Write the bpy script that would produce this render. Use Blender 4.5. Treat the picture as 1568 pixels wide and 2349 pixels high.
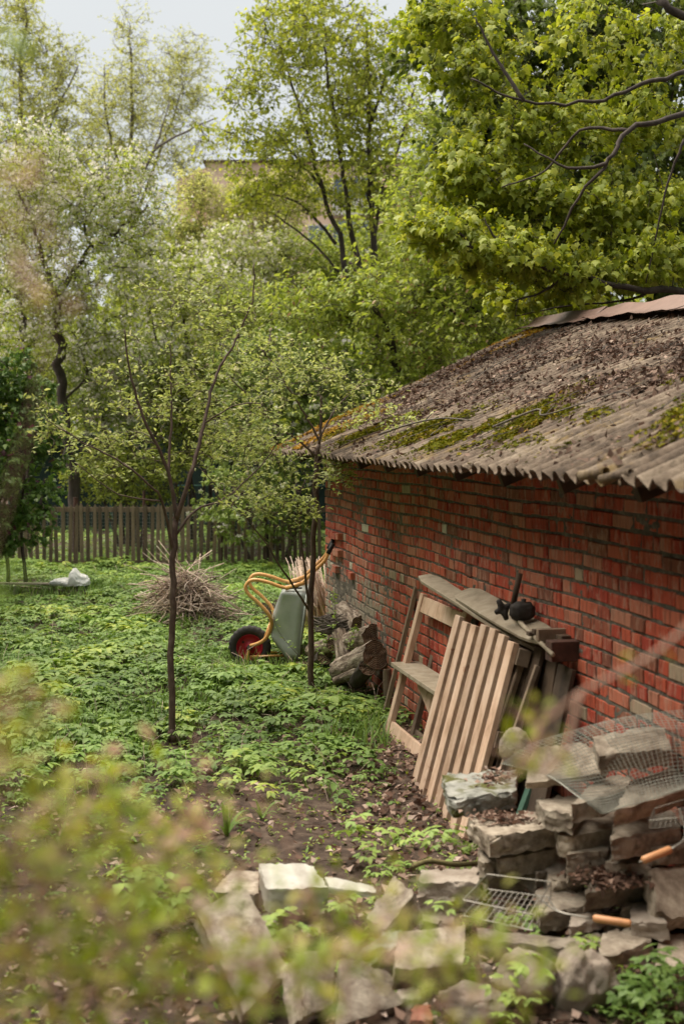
import bpy, bmesh, math, random
import numpy as np
from mathutils import Vector, Matrix, Euler, noise as mnoise
R = math.radians
S = bpy.context.scene
for o in list(bpy.data.objects): bpy.data.objects.remove(o)
COL = S.collection

# ------------------------------------------------------------------ camera
FPX = 3262.0          # focal length in units of the 1568 px wide photograph
CH = 2.10             # eye height
HY = 998.0            # horizon row in the photograph
cd = bpy.data.cameras.new('camera'); cam = bpy.data.objects.new('camera', cd); COL.objects.link(cam)
cam.location = (0, 0, CH); cam.rotation_euler = (R(90), 0, 0)
cd.sensor_fit = 'VERTICAL'; cd.sensor_height = 36; cd.sensor_width = 24; cd.lens = 50
cd.shift_y = -(1174.5 - HY) / 2349.0
cd.clip_start = .05; cd.clip_end = 1500
cd.dof.use_dof = True; cd.dof.focus_distance = 10.6; cd.dof.aperture_fstop = 2.6
S.camera = cam
S.render.resolution_x = 683; S.render.resolution_y = 1024

# ------------------------------------------------------------------ sky, sun, exposure
SUN_EL, SUN_AZ = R(52), R(-78)      # azimuth from +Y (view direction) towards +X; negative = from the left
w = bpy.data.worlds.new("World"); S.world = w; w.use_nodes = True
nt = w.node_tree; nt.nodes.clear()
out = nt.nodes.new('ShaderNodeOutputWorld'); bg = nt.nodes.new('ShaderNodeBackground')
sky = nt.nodes.new('ShaderNodeTexSky'); sky.sky_type = 'NISHITA'; sky.sun_disc = False
sky.sun_elevation = SUN_EL; sky.sun_rotation = SUN_AZ; sky.dust_density = 3.0; sky.air_density = 1.0
hs = nt.nodes.new('ShaderNodeHueSaturation'); hs.inputs['Saturation'].default_value = .18
tc = nt.nodes.new('ShaderNodeTexCoord'); ns = nt.nodes.new('ShaderNodeTexNoise'); ns.inputs['Scale'].default_value = 1.6
ns.inputs['Detail'].default_value = 5
cr = nt.nodes.new('ShaderNodeValToRGB'); cr.color_ramp.elements[0].color = (7.2, 7.6, 7.8, 1); cr.color_ramp.elements[1].color = (8.9, 9.2, 9.3, 1)
mx = nt.nodes.new('ShaderNodeMix'); mx.data_type = 'RGBA'; mx.inputs[0].default_value = .82
nt.links.new(sky.outputs[0], hs.inputs['Color']); nt.links.new(tc.outputs['Generated'], ns.inputs['Vector'])
nt.links.new(ns.outputs['Fac'], cr.inputs[0]); nt.links.new(hs.outputs[0], mx.inputs[6]); nt.links.new(cr.outputs[0], mx.inputs[7])
nt.links.new(mx.outputs[2], bg.inputs['Color']); bg.inputs['Strength'].default_value = .053
nt.links.new(bg.outputs[0], out.inputs[0])
ld = bpy.data.lights.new('sun', 'SUN'); ld.energy = 4.3; ld.angle = R(72); ld.color = (1, .91, .76)
sun = bpy.data.objects.new('sun', ld); COL.objects.link(sun)
sd = Vector((math.sin(SUN_AZ) * math.cos(SUN_EL), math.cos(SUN_AZ) * math.cos(SUN_EL) * .6, math.sin(SUN_EL)))
sd = Vector((-.5, .22, 1.0)).normalized()
sky.sun_rotation = math.atan2(sd.x, sd.y); sky.sun_elevation = math.asin(sd.z)
sun.rotation_euler = sd.to_track_quat('Z', 'Y').to_euler(); sun.location = (-8, 0, 14)
S.view_settings.view_transform = 'Standard'; S.view_settings.look = 'None'
S.view_settings.exposure = 0.97; S.view_settings.gamma = 1; S.view_settings.use_curve_mapping = False
S.render.engine = 'CYCLES'
S.cycles.max_bounces = 8; S.cycles.transmission_bounces = 4; S.cycles.transparent_max_bounces = 6

# ------------------------------------------------------------------ helpers
rng = np.random.default_rng(7); random.seed(7)
def D(px, py, Z):
    """a point measured on the photograph at a chosen distance Z"""
    return Vector(((px - 784) / FPX * Z, Z, CH - (py - HY) / FPX * Z))
def DL(pts, Z): return [D(p[0], p[1], p[2] if len(p) > 2 else Z) for p in pts]

def tag(o, label=None, cat=None, group=None, kind=None):
    if label: o['label'] = label
    if cat: o['category'] = cat
    if group: o['group'] = group
    if kind: o['kind'] = kind
    return o
def empty(name, loc=(0, 0, 0), **k):
    o = bpy.data.objects.new(name, None); COL.objects.link(o); o.location = loc; o.empty_display_size = .1
    return tag(o, **k)
def link(name, me, mat=None, parent=None, smooth=False, **k):
    o = bpy.data.objects.new(name, me); COL.objects.link(o)
    if mat: me.materials.append(mat)
    if smooth: me.polygons.foreach_set('use_smooth', [True] * len(me.polygons))
    if parent:
        o.parent = parent
        bpy_mi = parent.matrix_basis.inverted() if parent.parent is None else (parent.parent.matrix_basis @ parent.matrix_parent_inverse @ parent.matrix_basis).inverted()
        o.matrix_parent_inverse = bpy_mi
    return tag(o, **k)

def np_mesh(name, V, F, tint=None):
    """V (n,3) array, F (m,3|4) array"""
    me = bpy.data.meshes.new(name); V = np.asarray(V, dtype=np.float32); F = np.asarray(F, dtype=np.int32)
    k = F.shape[1]; me.vertices.add(len(V)); me.vertices.foreach_set('co', V.ravel())
    me.loops.add(F.size); me.loops.foreach_set('vertex_index', F.ravel())
    me.polygons.add(len(F)); me.polygons.foreach_set('loop_start', np.arange(0, F.size, k, dtype=np.int32))
    me.polygons.foreach_set('loop_total', np.full(len(F), k, dtype=np.int32))
    me.update(calc_edges=True)
    if tint is not None:
        a = me.attributes.new('tint', 'FLOAT', 'POINT'); a.data.foreach_set('value', np.asarray(tint, dtype=np.float32))
    return me

class MB:
    def __init__(s): s.V = []; s.F = []; s.T = []; s.n = 0; s.t = 0.5
    def add(s, V, F):
        s.V.extend([tuple(v) for v in V]); s.F.extend([tuple(i + s.n for i in f) for f in F]); s.T.extend([s.t] * len(V)); s.n += len(V)
    def box(s, c, d, rot=None):
        c = Vector(c); x, y, z = [q / 2 for q in d]
        V = [Vector((a * x, b * y, e * z)) for a in (-1, 1) for b in (-1, 1) for e in (-1, 1)]
        if rot is not None: V = [rot @ v for v in V]
        s.add([v + c for v in V], [(0, 1, 3, 2), (4, 6, 7, 5), (0, 4, 5, 1), (2, 3, 7, 6), (0, 2, 6, 4), (1, 5, 7, 3)])
    def beam(s, a, b, wdt, th, up=(0, 0, 1)):
        """box from a to b, width along 'side', thickness along up-ish"""
        a = Vector(a); b = Vector(b); d = (b - a); L = d.length; d.normalize(); sd_ = d.cross(Vector(up)).normalized(); u = sd_.cross(d)
        m = Matrix((sd_, d, u)).transposed(); s.box((a + b) / 2, (wdt, L, th), m)
    def tube(s, P, r, n=6, cap=True):
        P = [Vector(p) for p in P]; k = len(P)
        if not hasattr(r, '__len__'): r = [r] * k
        elif len(r) == 2 and k != 2: r = [r[0] + (r[1] - r[0]) * i / (k - 1) for i in range(k)]
        V = []; prev = None
        for i in range(k):
            d = (P[min(i + 1, k - 1)] - P[max(i - 1, 0)])
            if d.length < 1e-9: d = Vector((0, 0, 1))
            d.normalize()
            if prev is None: x = d.orthogonal().normalized()
            else:
                x = prev - d * prev.dot(d)
                x = x.normalized() if x.length > 1e-6 else d.orthogonal().normalized()
            prev = x; y = d.cross(x)
            for j in range(n):
                a = 2 * math.pi * j / n; V.append(P[i] + (x * math.cos(a) + y * math.sin(a)) * r[i])
        F = [(i * n + j, i * n + (j + 1) % n, (i + 1) * n + (j + 1) % n, (i + 1) * n + j) for i in range(k - 1) for j in range(n)]
        if cap: F += [tuple(range(n))[::-1], tuple((k - 1) * n + j for j in range(n))]
        s.add(V, F)
    def mesh(s, name):
        me = bpy.data.meshes.new(name); me.from_pydata(s.V, [], s.F); me.update()
        a = me.attributes.new('tint', 'FLOAT', 'POINT'); a.data.foreach_set('value', s.T)
        return me
    def build(s, name, mat, parent=None, smooth=False, **k): return link(name, s.mesh(name), mat, parent, smooth, **k)

def smooth_path(P, n=6):
    """Catmull-Rom"""
    P = [Vector(p) for p in P]; Q = [P[0]] + P + [P[-1]]; out_ = []
    for i in range(1, len(Q) - 2):
        a, b, c, d = Q[i - 1:i + 3]
        for j in range(n):
            t = j / n
            out_.append(.5 * ((2 * b) + (c - a) * t + (2 * a - 5 * b + 4 * c - d) * t * t + (3 * b - a - 3 * c + d) * t ** 3))
    out_.append(P[-1]); return out_

# ------------------------------------------------------------------ materials
def newmat(name):
    m = bpy.data.materials.new(name); m.use_nodes = True; n = m.node_tree.nodes; b = n['Principled BSDF']; return m, n, m.node_tree.links, b
def ramp(n, stops):
    c = n.new('ShaderNodeValToRGB'); e = c.color_ramp.elements
    while len(e) < len(stops): e.new(.5)
    for q, (p, col) in zip(e, stops): q.position = p; q.color = (*col, 1)
    return c
def noise_n(n, l, scale, detail=6, rough=.6, vec=None, stretch=None, coord='Object'):
    t = n.new('ShaderNodeTexCoord'); x = n.new('ShaderNodeTexNoise'); x.inputs['Scale'].default_value = scale
    x.inputs['Detail'].default_value = detail; x.inputs['Roughness'].default_value = rough
    src = t.outputs[coord]
    if stretch:
        mp = n.new('ShaderNodeMapping'); mp.inputs['Scale'].default_value = stretch; l.new(src, mp.inputs[0]); src = mp.outputs[0]
    l.new(src, x.inputs['Vector']); return x
def mixc(n, l, fac, a, b, mode='MIX'):
    m = n.new('ShaderNodeMix'); m.data_type = 'RGBA'; m.blend_type = mode
    for s_, v in ((m.inputs[0], fac), (m.inputs[6], a), (m.inputs[7], b)):
        if hasattr(v, 'links'): l.new(v, s_)
        elif isinstance(v, (int, float)): s_.default_value = v
        else: s_.default_value = (*v, 1)
    return m.outputs[2]
def bump(n, l, b, h, strength=.5, dist=.01):
    q = n.new('ShaderNodeBump'); q.inputs['Strength'].default_value = strength; q.inputs['Distance'].default_value = dist
    l.new(h, q.inputs['Height']); l.new(q.outputs[0], b.inputs['Normal']); return q
def noisy(name, stops, scale=8, rough=.85, bscale=None, bstr=.4, bdist=.01, stretch=None, tint=0.0, spots=None, metal=0):
    m, n, l, b = newmat(name)
    x = noise_n(n, l, scale, 8, .65, stretch=stretch); c = ramp(n, stops); l.new(x.outputs['Fac'], c.inputs[0]); colr = c.outputs[0]
    if spots:
        col2, sc, lo, hi = spots; y = noise_n(n, l, sc, 5, .6); r2 = ramp(n, [(lo, (0, 0, 0)), (hi, (1, 1, 1))]); l.new(y.outputs['Fac'], r2.inputs[0])
        colr = mixc(n, l, r2.outputs[0], colr, col2)
    if tint:
        a = n.new('ShaderNodeAttribute'); a.attribute_name = 'tint'
        mr = n.new('ShaderNodeMapRange'); mr.inputs['To Min'].default_value = 1 - tint; mr.inputs['To Max'].default_value = 1 + tint
        l.new(a.outputs['Fac'], mr.inputs[0])
        hv = n.new('ShaderNodeHueSaturation'); l.new(mr.outputs[0], hv.inputs['Value']); l.new(colr, hv.inputs['Color']); colr = hv.outputs[0]
    l.new(colr, b.inputs['Base Color']); b.inputs['Roughness'].default_value = rough; b.inputs['Metallic'].default_value = metal
    y = noise_n(n, l, bscale or scale * 4, 8, .7, stretch=stretch); bump(n, l, b, y.outputs['Fac'], bstr, bdist)
    return m
def leafmat(name, stops, trans=.45, rough=.5, spec=.35):
    m, n, l, b = newmat(name)
    a = n.new('ShaderNodeAttribute'); a.attribute_name = 'tint'; c = ramp(n, stops); l.new(a.outputs['Fac'], c.inputs[0])
    x = noise_n(n, l, 2.2, 3, .5); hv = n.new('ShaderNodeHueSaturation')
    mr = n.new('ShaderNodeMapRange'); mr.inputs['From Min'].default_value = .3; mr.inputs['From Max'].default_value = .7
    mr.inputs['To Min'].default_value = .8; mr.inputs['To Max'].default_value = 1.25; l.new(x.outputs['Fac'], mr.inputs[0])
    l.new(mr.outputs[0], hv.inputs['Value']); l.new(c.outputs[0], hv.inputs['Color'])
    l.new(hv.outputs[0], b.inputs['Base Color']); b.inputs['Roughness'].default_value = rough; b.inputs['Specular IOR Level'].default_value = spec
    tr = n.new('ShaderNodeBsdfTranslucent'); g2 = n.new('ShaderNodeHueSaturation'); g2.inputs['Saturation'].default_value = 1.12; g2.inputs['Value'].default_value = 1.2
    g2.inputs['Hue'].default_value = .49
    l.new(hv.outputs[0], g2.inputs['Color']); l.new(g2.outputs[0], tr.inputs['Color'])
    ms = n.new('ShaderNodeMixShader'); ms.inputs[0].default_value = trans; l.new(b.outputs[0], ms.inputs[1]); l.new(tr.outputs[0], ms.inputs[2])
    l.new(ms.outputs[0], n['Material Output'].inputs['Surface']); return m

M = {}
M['soil'] = noisy('soil', [(.3, (.035, .021, .015)), (.5, (.085, .053, .038)), (.68, (.17, .12, .09))], 9, .95, 40, .9, .03)
M['bark_dark'] = noisy('bark_dark', [(.3, (.022, .015, .012)), (.6, (.07, .052, .044)), (.8, (.11, .09, .08))], 14, .9, 60, .6, .01, stretch=(1, 1, .3))
M['bark_young'] = noisy('bark_young', [(.3, (.055, .032, .026)), (.55, (.115, .07, .055)), (.75, (.19, .14, .12))], 30, .7, 60, .4, .004, stretch=(1, 1, .5))
M['bark_grey'] = noisy('bark_grey', [(.3, (.06, .05, .045)), (.6, (.15, .125, .105))], 20, .9, 60, .5, .01)
M['twig_pale'] = noisy('twig_pale', [(.3, (.3, .21, .16)), (.55, (.55, .43, .35)), (.75, (.72, .62, .54))], 6, .8, 60, .3, .003, tint=.45)
M['twig_brown'] = noisy('twig_brown', [(.3, (.06, .036, .028)), (.7, (.17, .11, .085))], 9, .85, 60, .3, .003, tint=.4)
M['bark_log'] = noisy('bark_log', [(.36, (.05, .036, .028)), (.47, (.22, .165, .125)), (.6, (.48, .4, .33))], 30, .95, 34, 1, .02, stretch=(1, 1, .22))
M['pine'] = noisy('pine', [(.3, (.36, .22, .145)), (.48, (.58, .4, .29)), (.7, (.7, .53, .42))], 7, .75, 70, .3, .003, stretch=(1.6, 1.6, .5), tint=.24, spots=((.28, .12, .06), 7, .66, .74))
M['stem_pink'] = noisy('stem_pink', [(.3, (.26, .13, .09)), (.7, (.46, .28, .21))], 12, .7, 50, .3, .003)
M['pine_side'] = noisy('pine_side', [(.3, (.25, .12, .07)), (.7, (.4, .22, .13))], 6, .8, 60, .3, .003)
M['oldwood'] = noisy('oldwood', [(.3, (.16, .11, .075)), (.6, (.3, .22, .16))], 7, .85, 60, .4, .004, tint=.25)
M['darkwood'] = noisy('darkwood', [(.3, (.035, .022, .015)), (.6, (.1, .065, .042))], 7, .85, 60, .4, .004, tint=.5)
M['greywood'] = noisy('greywood', [(.3, (.25, .2, .145)), (.55, (.4, .335, .25)), (.75, (.5, .44, .35))], 9, .85, 60, .4, .004, tint=.15)
M['fencewood'] = noisy('fencewood', [(.3, (.11, .08, .058)), (.6, (.23, .165, .12)), (.8, (.32, .25, .19))], 5, .9, 40, .5, .006, stretch=(6, 6, 1), tint=.35)
M['greenwood'] = noisy('greenwood', [(.3, (.05, .12, .09)), (.7, (.1, .2, .15))], 8, .7, 50, .3, .003)
def leaves_stops(dark, mid, light): return [(0.0, dark), (.5, mid), (1.0, light)]
M['leaf_apple'] = leafmat('leaf_apple', [(0, (.22, .26, .07)), (.5, (.36, .42, .13)), (.85, (.5, .53, .2)), (1, (.62, .6, .36))])
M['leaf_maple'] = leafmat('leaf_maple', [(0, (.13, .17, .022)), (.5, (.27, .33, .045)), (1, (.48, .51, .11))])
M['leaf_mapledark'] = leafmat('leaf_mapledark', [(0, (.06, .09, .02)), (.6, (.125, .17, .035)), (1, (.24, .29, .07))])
M['leaf_elder'] = leafmat('leaf_elder', [(0, (.16, .22, .04)), (.5, (.3, .37, .07)), (1, (.46, .5, .14))])
M['leaf_birch'] = leafmat('leaf_birch', [(0, (.3, .34, .08)), (.5, (.44, .47, .13)), (1, (.6, .6, .24))])
M['leaf_cherry'] = leafmat('leaf_cherry', [(0, (.2, .26, .045)), (.5, (.34, .41, .085)), (1, (.5, .53, .15))])
M['leaf_lilac'] = leafmat('leaf_lilac', [(0, (.06, .12, .025)), (.6, (.13, .22, .05)), (1, (.24, .34, .09))], .3)
M['leaf_bird'] = leafmat('leaf_bird', [(0, (.12, .17, .045)), (.5, (.24, .32, .085)), (1, (.38, .45, .15))])
M['leaf_cover'] = leafmat('leaf_cover', [(0, (.09, .16, .035)), (.45, (.2, .32, .075)), (.85, (.33, .45, .11)), (1, (.46, .53, .1))], .3, .55, .4)
M['leaf_back'] = leafmat('leaf_back', [(0, (.15, .2, .035)), (.5, (.29, .35, .065)), (1, (.45, .5, .12))])
M['leaf_front'] = leafmat('leaf_front', [(0, (.2, .27, .035)), (.5, (.38, .44, .06)), (.75, (.55, .5, .13)), (1, (.62, .42, .3))])
M['leaf_front_green'] = leafmat('leaf_front_green', [(0, (.2, .32, .04)), (1, (.3, .45, .05))])
M['blossom'] = leafmat('blossom', [(0, (.6, .56, .5)), (1, (.85, .82, .78))], .4)
M['blossom_pink'] = leafmat('blossom_pink', [(0, (.5, .33, .25)), (1, (.62, .47, .38))], .4)
M['flower_yellow'] = leafmat('flower_yellow', [(0, (.38, .4, .03)), (1, (.6, .58, .08))], .4)
M['lilac_bud'] = leafmat('lilac_bud', [(0, (.1, .03, .05)), (1, (.2, .06, .09))], .2)
M['seeds'] = leafmat('seeds', [(0, (.33, .2, .12)), (1, (.5, .34, .24))], .3)
M['litter'] = leafmat('litter', [(0, (.06, .036, .026)), (.4, (.16, .095, .07)), (.7, (.34, .23, .18)), (1, (.62, .49, .42))], .15, .8, .2)
M['roof_litter'] = leafmat('roof_litter', [(0, (.05, .028, .02)), (.4, (.12, .075, .055)), (.75, (.26, .175, .135)), (1, (.55, .43, .36))], .1, .8, .2)
M['moss'] = leafmat('moss', [(0, (.1, .11, .01)), (.4, (.2, .18, .02)), (.7, (.36, .25, .04)), (1, (.5, .3, .07))], .15, .95, .1)

# brick
def brickmat():
    m, n, l, b = newmat('red_brick')
    a = n.new('ShaderNodeAttribute'); a.attribute_name = 'tint'
    c = ramp(n, [(0, (.2, .06, .035)), (.1, (.28, .09, .05)), (.25, (.4, .045, .025)), (.45, (.47, .07, .033)), (.6, (.52, .11, .055)), (.75, (.5, .16, .095)), (.86, (.46, .2, .13)), (.92, (.36, .25, .16)), (.97, (.62, .58, .47))])
    for e in c.color_ramp.elements: pass
    l.new(a.outputs['Fac'], c.inputs[0])
    t = n.new('ShaderNodeTexCoord'); 
    x = noise_n(n, l, 34, 6, .6, stretch=(1, 1, .16)); r1 = ramp(n, [(.33, (.42, .4, .38)), (.52, (1, 1, 1))]); l.new(x.outputs['Fac'], r1.inputs[0])
    col = mixc(n, l, .85, c.outputs[0], r1.outputs[0], 'MULTIPLY')
    # pale scuffs
    y = noise_n(n, l, 17, 7, .7, stretch=(1, 1, .5)); r2 = ramp(n, [(.5, (0, 0, 0)), (.62, (1, 1, 1))]); l.new(y.outputs['Fac'], r2.inputs[0])
    f = n.new('ShaderNodeMath'); f.operation = 'MULTIPLY'; f.inputs[1].default_value = .55; l.new(r2.outputs[0], f.inputs[0])
    col = mixc(n, l, f.outputs[0], col, (.5, .3, .22))
    # cement smears, strongest low down near the far corner
    sm = n.new('ShaderNodeAttribute'); sm.attribute_name = 'smear'
    z = noise_n(n, l, 7.5, 8, .72); ad = n.new('ShaderNodeMath'); ad.operation = 'ADD'; l.new(z.outputs['Fac'], ad.inputs[0]); l.new(sm.outputs['Fac'], ad.inputs[1])
    r3 = ramp(n, [(.62, (0, 0, 0)), (.7, (1, 1, 1))]); l.new(ad.outputs[0], r3.inputs[0])
    v = noise_n(n, l, 30, 6, .7); r4 = ramp(n, [(.3, (.16, .13, .1)), (.6, (.33, .28, .22)), (.75, (.46, .41, .34))]); l.new(v.outputs['Fac'], r4.inputs[0])
    col = mixc(n, l, r3.outputs[0], col, r4.outputs[0])
    l.new(col, b.inputs['Base Color']); b.inputs['Roughness'].default_value = .85
    k = noise_n(n, l, 70, 8, .75, stretch=(1, 1, .4)); bump(n, l, b, k.outputs['Fac'], .6, .006)
    return m
M['brick'] = brickmat()
M['mortar'] = noisy('mortar', [(.3, (.06, .052, .042)), (.55, (.15, .13, .105)), (.75, (.3, .265, .22))], 22, .95, 60, .9, .01)
def slatemat():
    m, n, l, b = newmat('asbestos_slate')
    x = noise_n(n, l, 3.2, 9, .7, stretch=None); c = ramp(n, [(.34, (.055, .038, .026)), (.48, (.14, .1, .072)), (.61, (.25, .195, .145)), (.8, (.36, .295, .23))]); l.new(x.outputs['Fac'], c.inputs[0])
    y = noise_n(n, l, 26, 8, .75); r1 = ramp(n, [(.38, (.35, .32, .28)), (.55, (1, 1, 1))]); l.new(y.outputs['Fac'], r1.inputs[0])
    col = mixc(n, l, .8, c.outputs[0], r1.outputs[0], 'MULTIPLY')
    z = noise_n(n, l, 2.3, 8, .75); r2 = ramp(n, [(.56, (0, 0, 0)), (.64, (1, 1, 1))]); l.new(z.outputs['Fac'], r2.inputs[0])
    f = n.new('ShaderNodeMath'); f.operation = 'MULTIPLY'; f.inputs[1].default_value = .55; l.new(r2.outputs[0], f.inputs[0])
    col = mixc(n, l, f.outputs[0], col, (.2, .13, .035))
    l.new(col, b.inputs['Base Color']); b.inputs['Roughness'].default_value = .95; bump(n, l, b, y.outputs['Fac'], .8, .008); return m
M['slate'] = slatemat()
M['concrete'] = noisy('concrete', [(.3, (.14, .105, .078)), (.46, (.31, .255, .2)), (.62, (.47, .405, .325))], 11, .95, 55, .8, .01, tint=.28, spots=((.17, .135, .1), 17, .54, .7))
M['concrete_white'] = noisy('concrete_white', [(.3, (.42, .4, .35)), (.7, (.62, .6, .54))], 6, .9, 30, .5, .01, spots=((.25, .23, .18), 5, .62, .75))
M['concrete_moss'] = noisy('concrete_moss', [(.28, (.12, .12, .1)), (.45, (.3, .3, .27)), (.65, (.5, .49, .45))], 9, .95, 30, .8, .02, spots=((.1, .1, .02), 6, .5, .6))
M['rock'] = noisy('rock', [(.3, (.17, .13, .1)), (.5, (.34, .28, .23)), (.75, (.5, .44, .38))], 5, .9, 18, .9, .03, tint=.2)
M['rock_red'] = noisy('rock_red', [(.3, (.2, .06, .035)), (.55, (.36, .14, .09)), (.75, (.42, .3, .23))], 6, .9, 20, .9, .02)
def simple(name, col, rough=.6, metal=0, var=.25, scale=12):
    a = tuple(q * (1 - var) for q in col); c = tuple(min(1, q * (1 + var)) for q in col)
    return noisy(name, [(.3, a), (.7, c)], scale, rough, 50, .15, .002, metal=metal)
M['flashing'] = simple('flashing', (.19, .115, .092), .6, 0, .25, 4)
M['orange'] = noisy('orange_paint', [(.3, (.74, .36, .12)), (.7, (.86, .5, .2))], 9, .4, 60, .1, .002, spots=((.25, .1, .04), 30, .66, .72))
M['tyre'] = simple('tyre', (.035, .032, .03), .85)
M['wheelred'] = simple('wheel_red', (.4, .015, .035), .4)
M['zinc'] = noisy('zinc', [(.3, (.33, .365, .35)), (.7, (.52, .55, .53))], 3, .42, 20, .25, .01, metal=.3, spots=((.2, .16, .11), 6, .66, .8))
M['black'] = simple('black_rubber', (.012, .012, .012), .6)
M['wire'] = simple('wire', (.33, .33, .29), .5, .3)
M['steel'] = simple('steel', (.3, .28, .25), .45, .7)
M['rust'] = noisy('rust', [(.3, (.035, .018, .013)), (.7, (.12, .05, .035))], 12, .85, 40, .5, .005)
M['darkiron'] = noisy('darkiron', [(.3, (.012, .01, .009)), (.7, (.04, .03, .026))], 12, .8, 40, .5, .005)
M['handle_wood'] = simple('handle_wood', (.62, .3, .14), .5)
M['sack'] = simple('sack', (.84, .83, .79), .5, 0, .08)
M['twig_white'] = noisy('twig_white', [(.3, (.5, .38, .3)), (.6, (.82, .7, .6))], 6, .8, 60, .3, .003, tint=.2)
M['bldg'] = noisy('building_panel', [(.3, (.66, .48, .37)), (.7, (.76, .57, .45))], .8, .9, 5, .2, .02)
M['bldg_white'] = simple('building_white', (.6, .58, .54), .8)
M['glass'] = simple('window_glass', (.13, .17, .2), .15, .1)
M['darkgreen'] = simple('screen_green', (.008, .026, .022), .8)
M['postgreen'] = simple('post_green', (.02, .075, .06), .6)
M['mossy'] = noisy('mossy_bark', [(.3, (.07, .05, .025)), (.55, (.2, .17, .07)), (.75, (.3, .22, .14))], 25, .95, 60, .6, .006)
def endgrain():
    m, n, l, b = newmat('end_grain'); t = n.new('ShaderNodeTexCoord'); wv = n.new('ShaderNodeTexWave'); wv.wave_type = 'RINGS'; wv.rings_direction = 'Z'
    wv.inputs['Scale'].default_value = 22; wv.inputs['Distortion'].default_value = 3.5; wv.inputs['Detail'].default_value = 3; wv.inputs['Detail Scale'].default_value = 1.5
    l.new(t.outputs['Object'], wv.inputs['Vector']); c = ramp(n, [(.1, (.085, .055, .038)), (.6, (.24, .165, .115)), (1, (.34, .24, .17))]); l.new(wv.outputs['Fac'], c.inputs[0])
    x = noise_n(n, l, 9, 6, .7); r = ramp(n, [(.35, (.3, .3, .3)), (.65, (1.25, 1.2, 1.15))]); l.new(x.outputs['Fac'], r.inputs[0])
    l.new(mixc(n, l, .9, c.outputs[0], r.outputs[0], 'MULTIPLY'), b.inputs['Base Color']); b.inputs['Roughness'].default_value = .9
    bump(n, l, b, wv.outputs['Fac'], .3, .004); return m
M['endgrain'] = endgrain()

# ------------------------------------------------------------------ ground
def gh(x, y):
    x = np.asarray(x, float); y = np.asarray(y, float)
    h = .025 * np.sin(x * 1.7 + 1) * np.cos(y * 1.3) + .02 * np.sin(x * 3.9 + y * 2.1) + .012 * np.sin(x * 9 + 2 * y) * np.sin(y * 7.3)
    h = h * np.clip((40 - y) / 20, .3, 1)
    h += .13 * np.exp(-(((x - 1.15) / .42) ** 2 + ((y - 6.1) / .75) ** 2) ** 1.3)
    h += .03 * np.exp(-(((x - .1) / .9) ** 2 + ((y - 5.3) / .5) ** 2) ** 1.3)
    return h
def axis(segs):
    out_ = []
    for a, b, st in segs: out_ += list(np.arange(a, b, st))
    return np.array(out_ + [segs[-1][1]])
xs = axis([(-260, -60, 20), (-60, -12, 4), (-12, -7, .5), (-7, 4, .07), (4, 12, .8), (12, 60, 4), (60, 260, 20)])
ys = axis([(-20, 0, 2), (0, 3, .3), (3, 16, .07), (16, 26, .25), (26, 60, 3), (60, 400, 20)])
gx, gy = np.meshgrid(xs, ys, indexing='ij'); gz = gh(gx, gy)
n1 = np.array([mnoise.fractal(Vector((a * 6, b * 6, 0)), .8, 2.2, 4) for a, b in zip(gx.ravel(), gy.ravel())]).reshape(gx.shape)
gz = gz + .014 * n1 * ((gy < 26) & (gx > -12) & (gx < 12))
V = np.stack([gx, gy, gz], -1).reshape(-1, 3); ny = len(ys); I = np.arange(len(xs) - 1)[:, None] * ny + np.arange(ny - 1)[None]
I = I.ravel(); link('ground', np_mesh('ground', V, np.stack([I, I + ny, I + ny + 1, I + 1], 1)), M['soil'], smooth=True, kind='structure')

# ------------------------------------------------------------------ leaf instancing
def rots(yaw, pitch, roll):
    cy, sy, cp, sp, cr_, sr = np.cos(yaw), np.sin(yaw), np.cos(pitch), np.sin(pitch), np.cos(roll), np.sin(roll); n = len(yaw); o = np.zeros(n); e = np.ones(n)
    Rz = np.stack([cy, -sy, o, sy, cy, o, o, o, e], 1).reshape(n, 3, 3); Rx = np.stack([e, o, o, o, cp, -sp, o, sp, cp], 1).reshape(n, 3, 3)
    Ry = np.stack([cr_, o, sr, o, e, o, -sr, o, cr_], 1).reshape(n, 3, 3); return Rz @ Rx @ Ry
def inst(TV, TF, Rm, P, sc, tint, ttint=None):
    TV = np.asarray(TV, float); TF = np.asarray(TF); n = len(P); k = len(TV)
    V = np.einsum('nij,kj->nki', Rm, TV) * np.asarray(sc)[:, None, None] + np.asarray(P)[:, None, :]
    F = (TF[None] + (np.arange(n) * k)[:, None, None]).reshape(-1, TF.shape[1])
    T = np.repeat(tint, k)
    if ttint is not None: T = np.clip(T + np.tile(ttint, n), 0, 1)
    return V.reshape(-1, 3), F, T
def cat_(parts):
    V = []; F = []; T = []; n = 0
    for v, f, t in parts: V.append(v); F.append(f + n); T.append(t); n += len(v)
    return np.concatenate(V), np.concatenate(F), np.concatenate(T)
LEAF = ([(0, 0, 0), (-.24, .38, .06), (0, .42, -.02), (.24, .38, .06), (-.16, .72, .02), (.16, .72, .02), (0, 1, -.12)],
        [(0, 2, 1), (0, 3, 2), (1, 2, 4), (3, 5, 2), (2, 5, 4), (4, 5, 6)])
LEAFW = ([(0, 0, 0), (-.36, .3, .08), (0, .4, -.02), (.36, .3, .08), (0, 1, -.15)], [(0, 2, 1), (0, 3, 2), (1, 2, 4), (2, 3, 4)])
FAR = ([(0, 0, 0), (-.3, .5, .08), (.3, .5, .08), (0, 1, -.05)], [(0, 2, 1), (1, 2, 3)])
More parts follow.
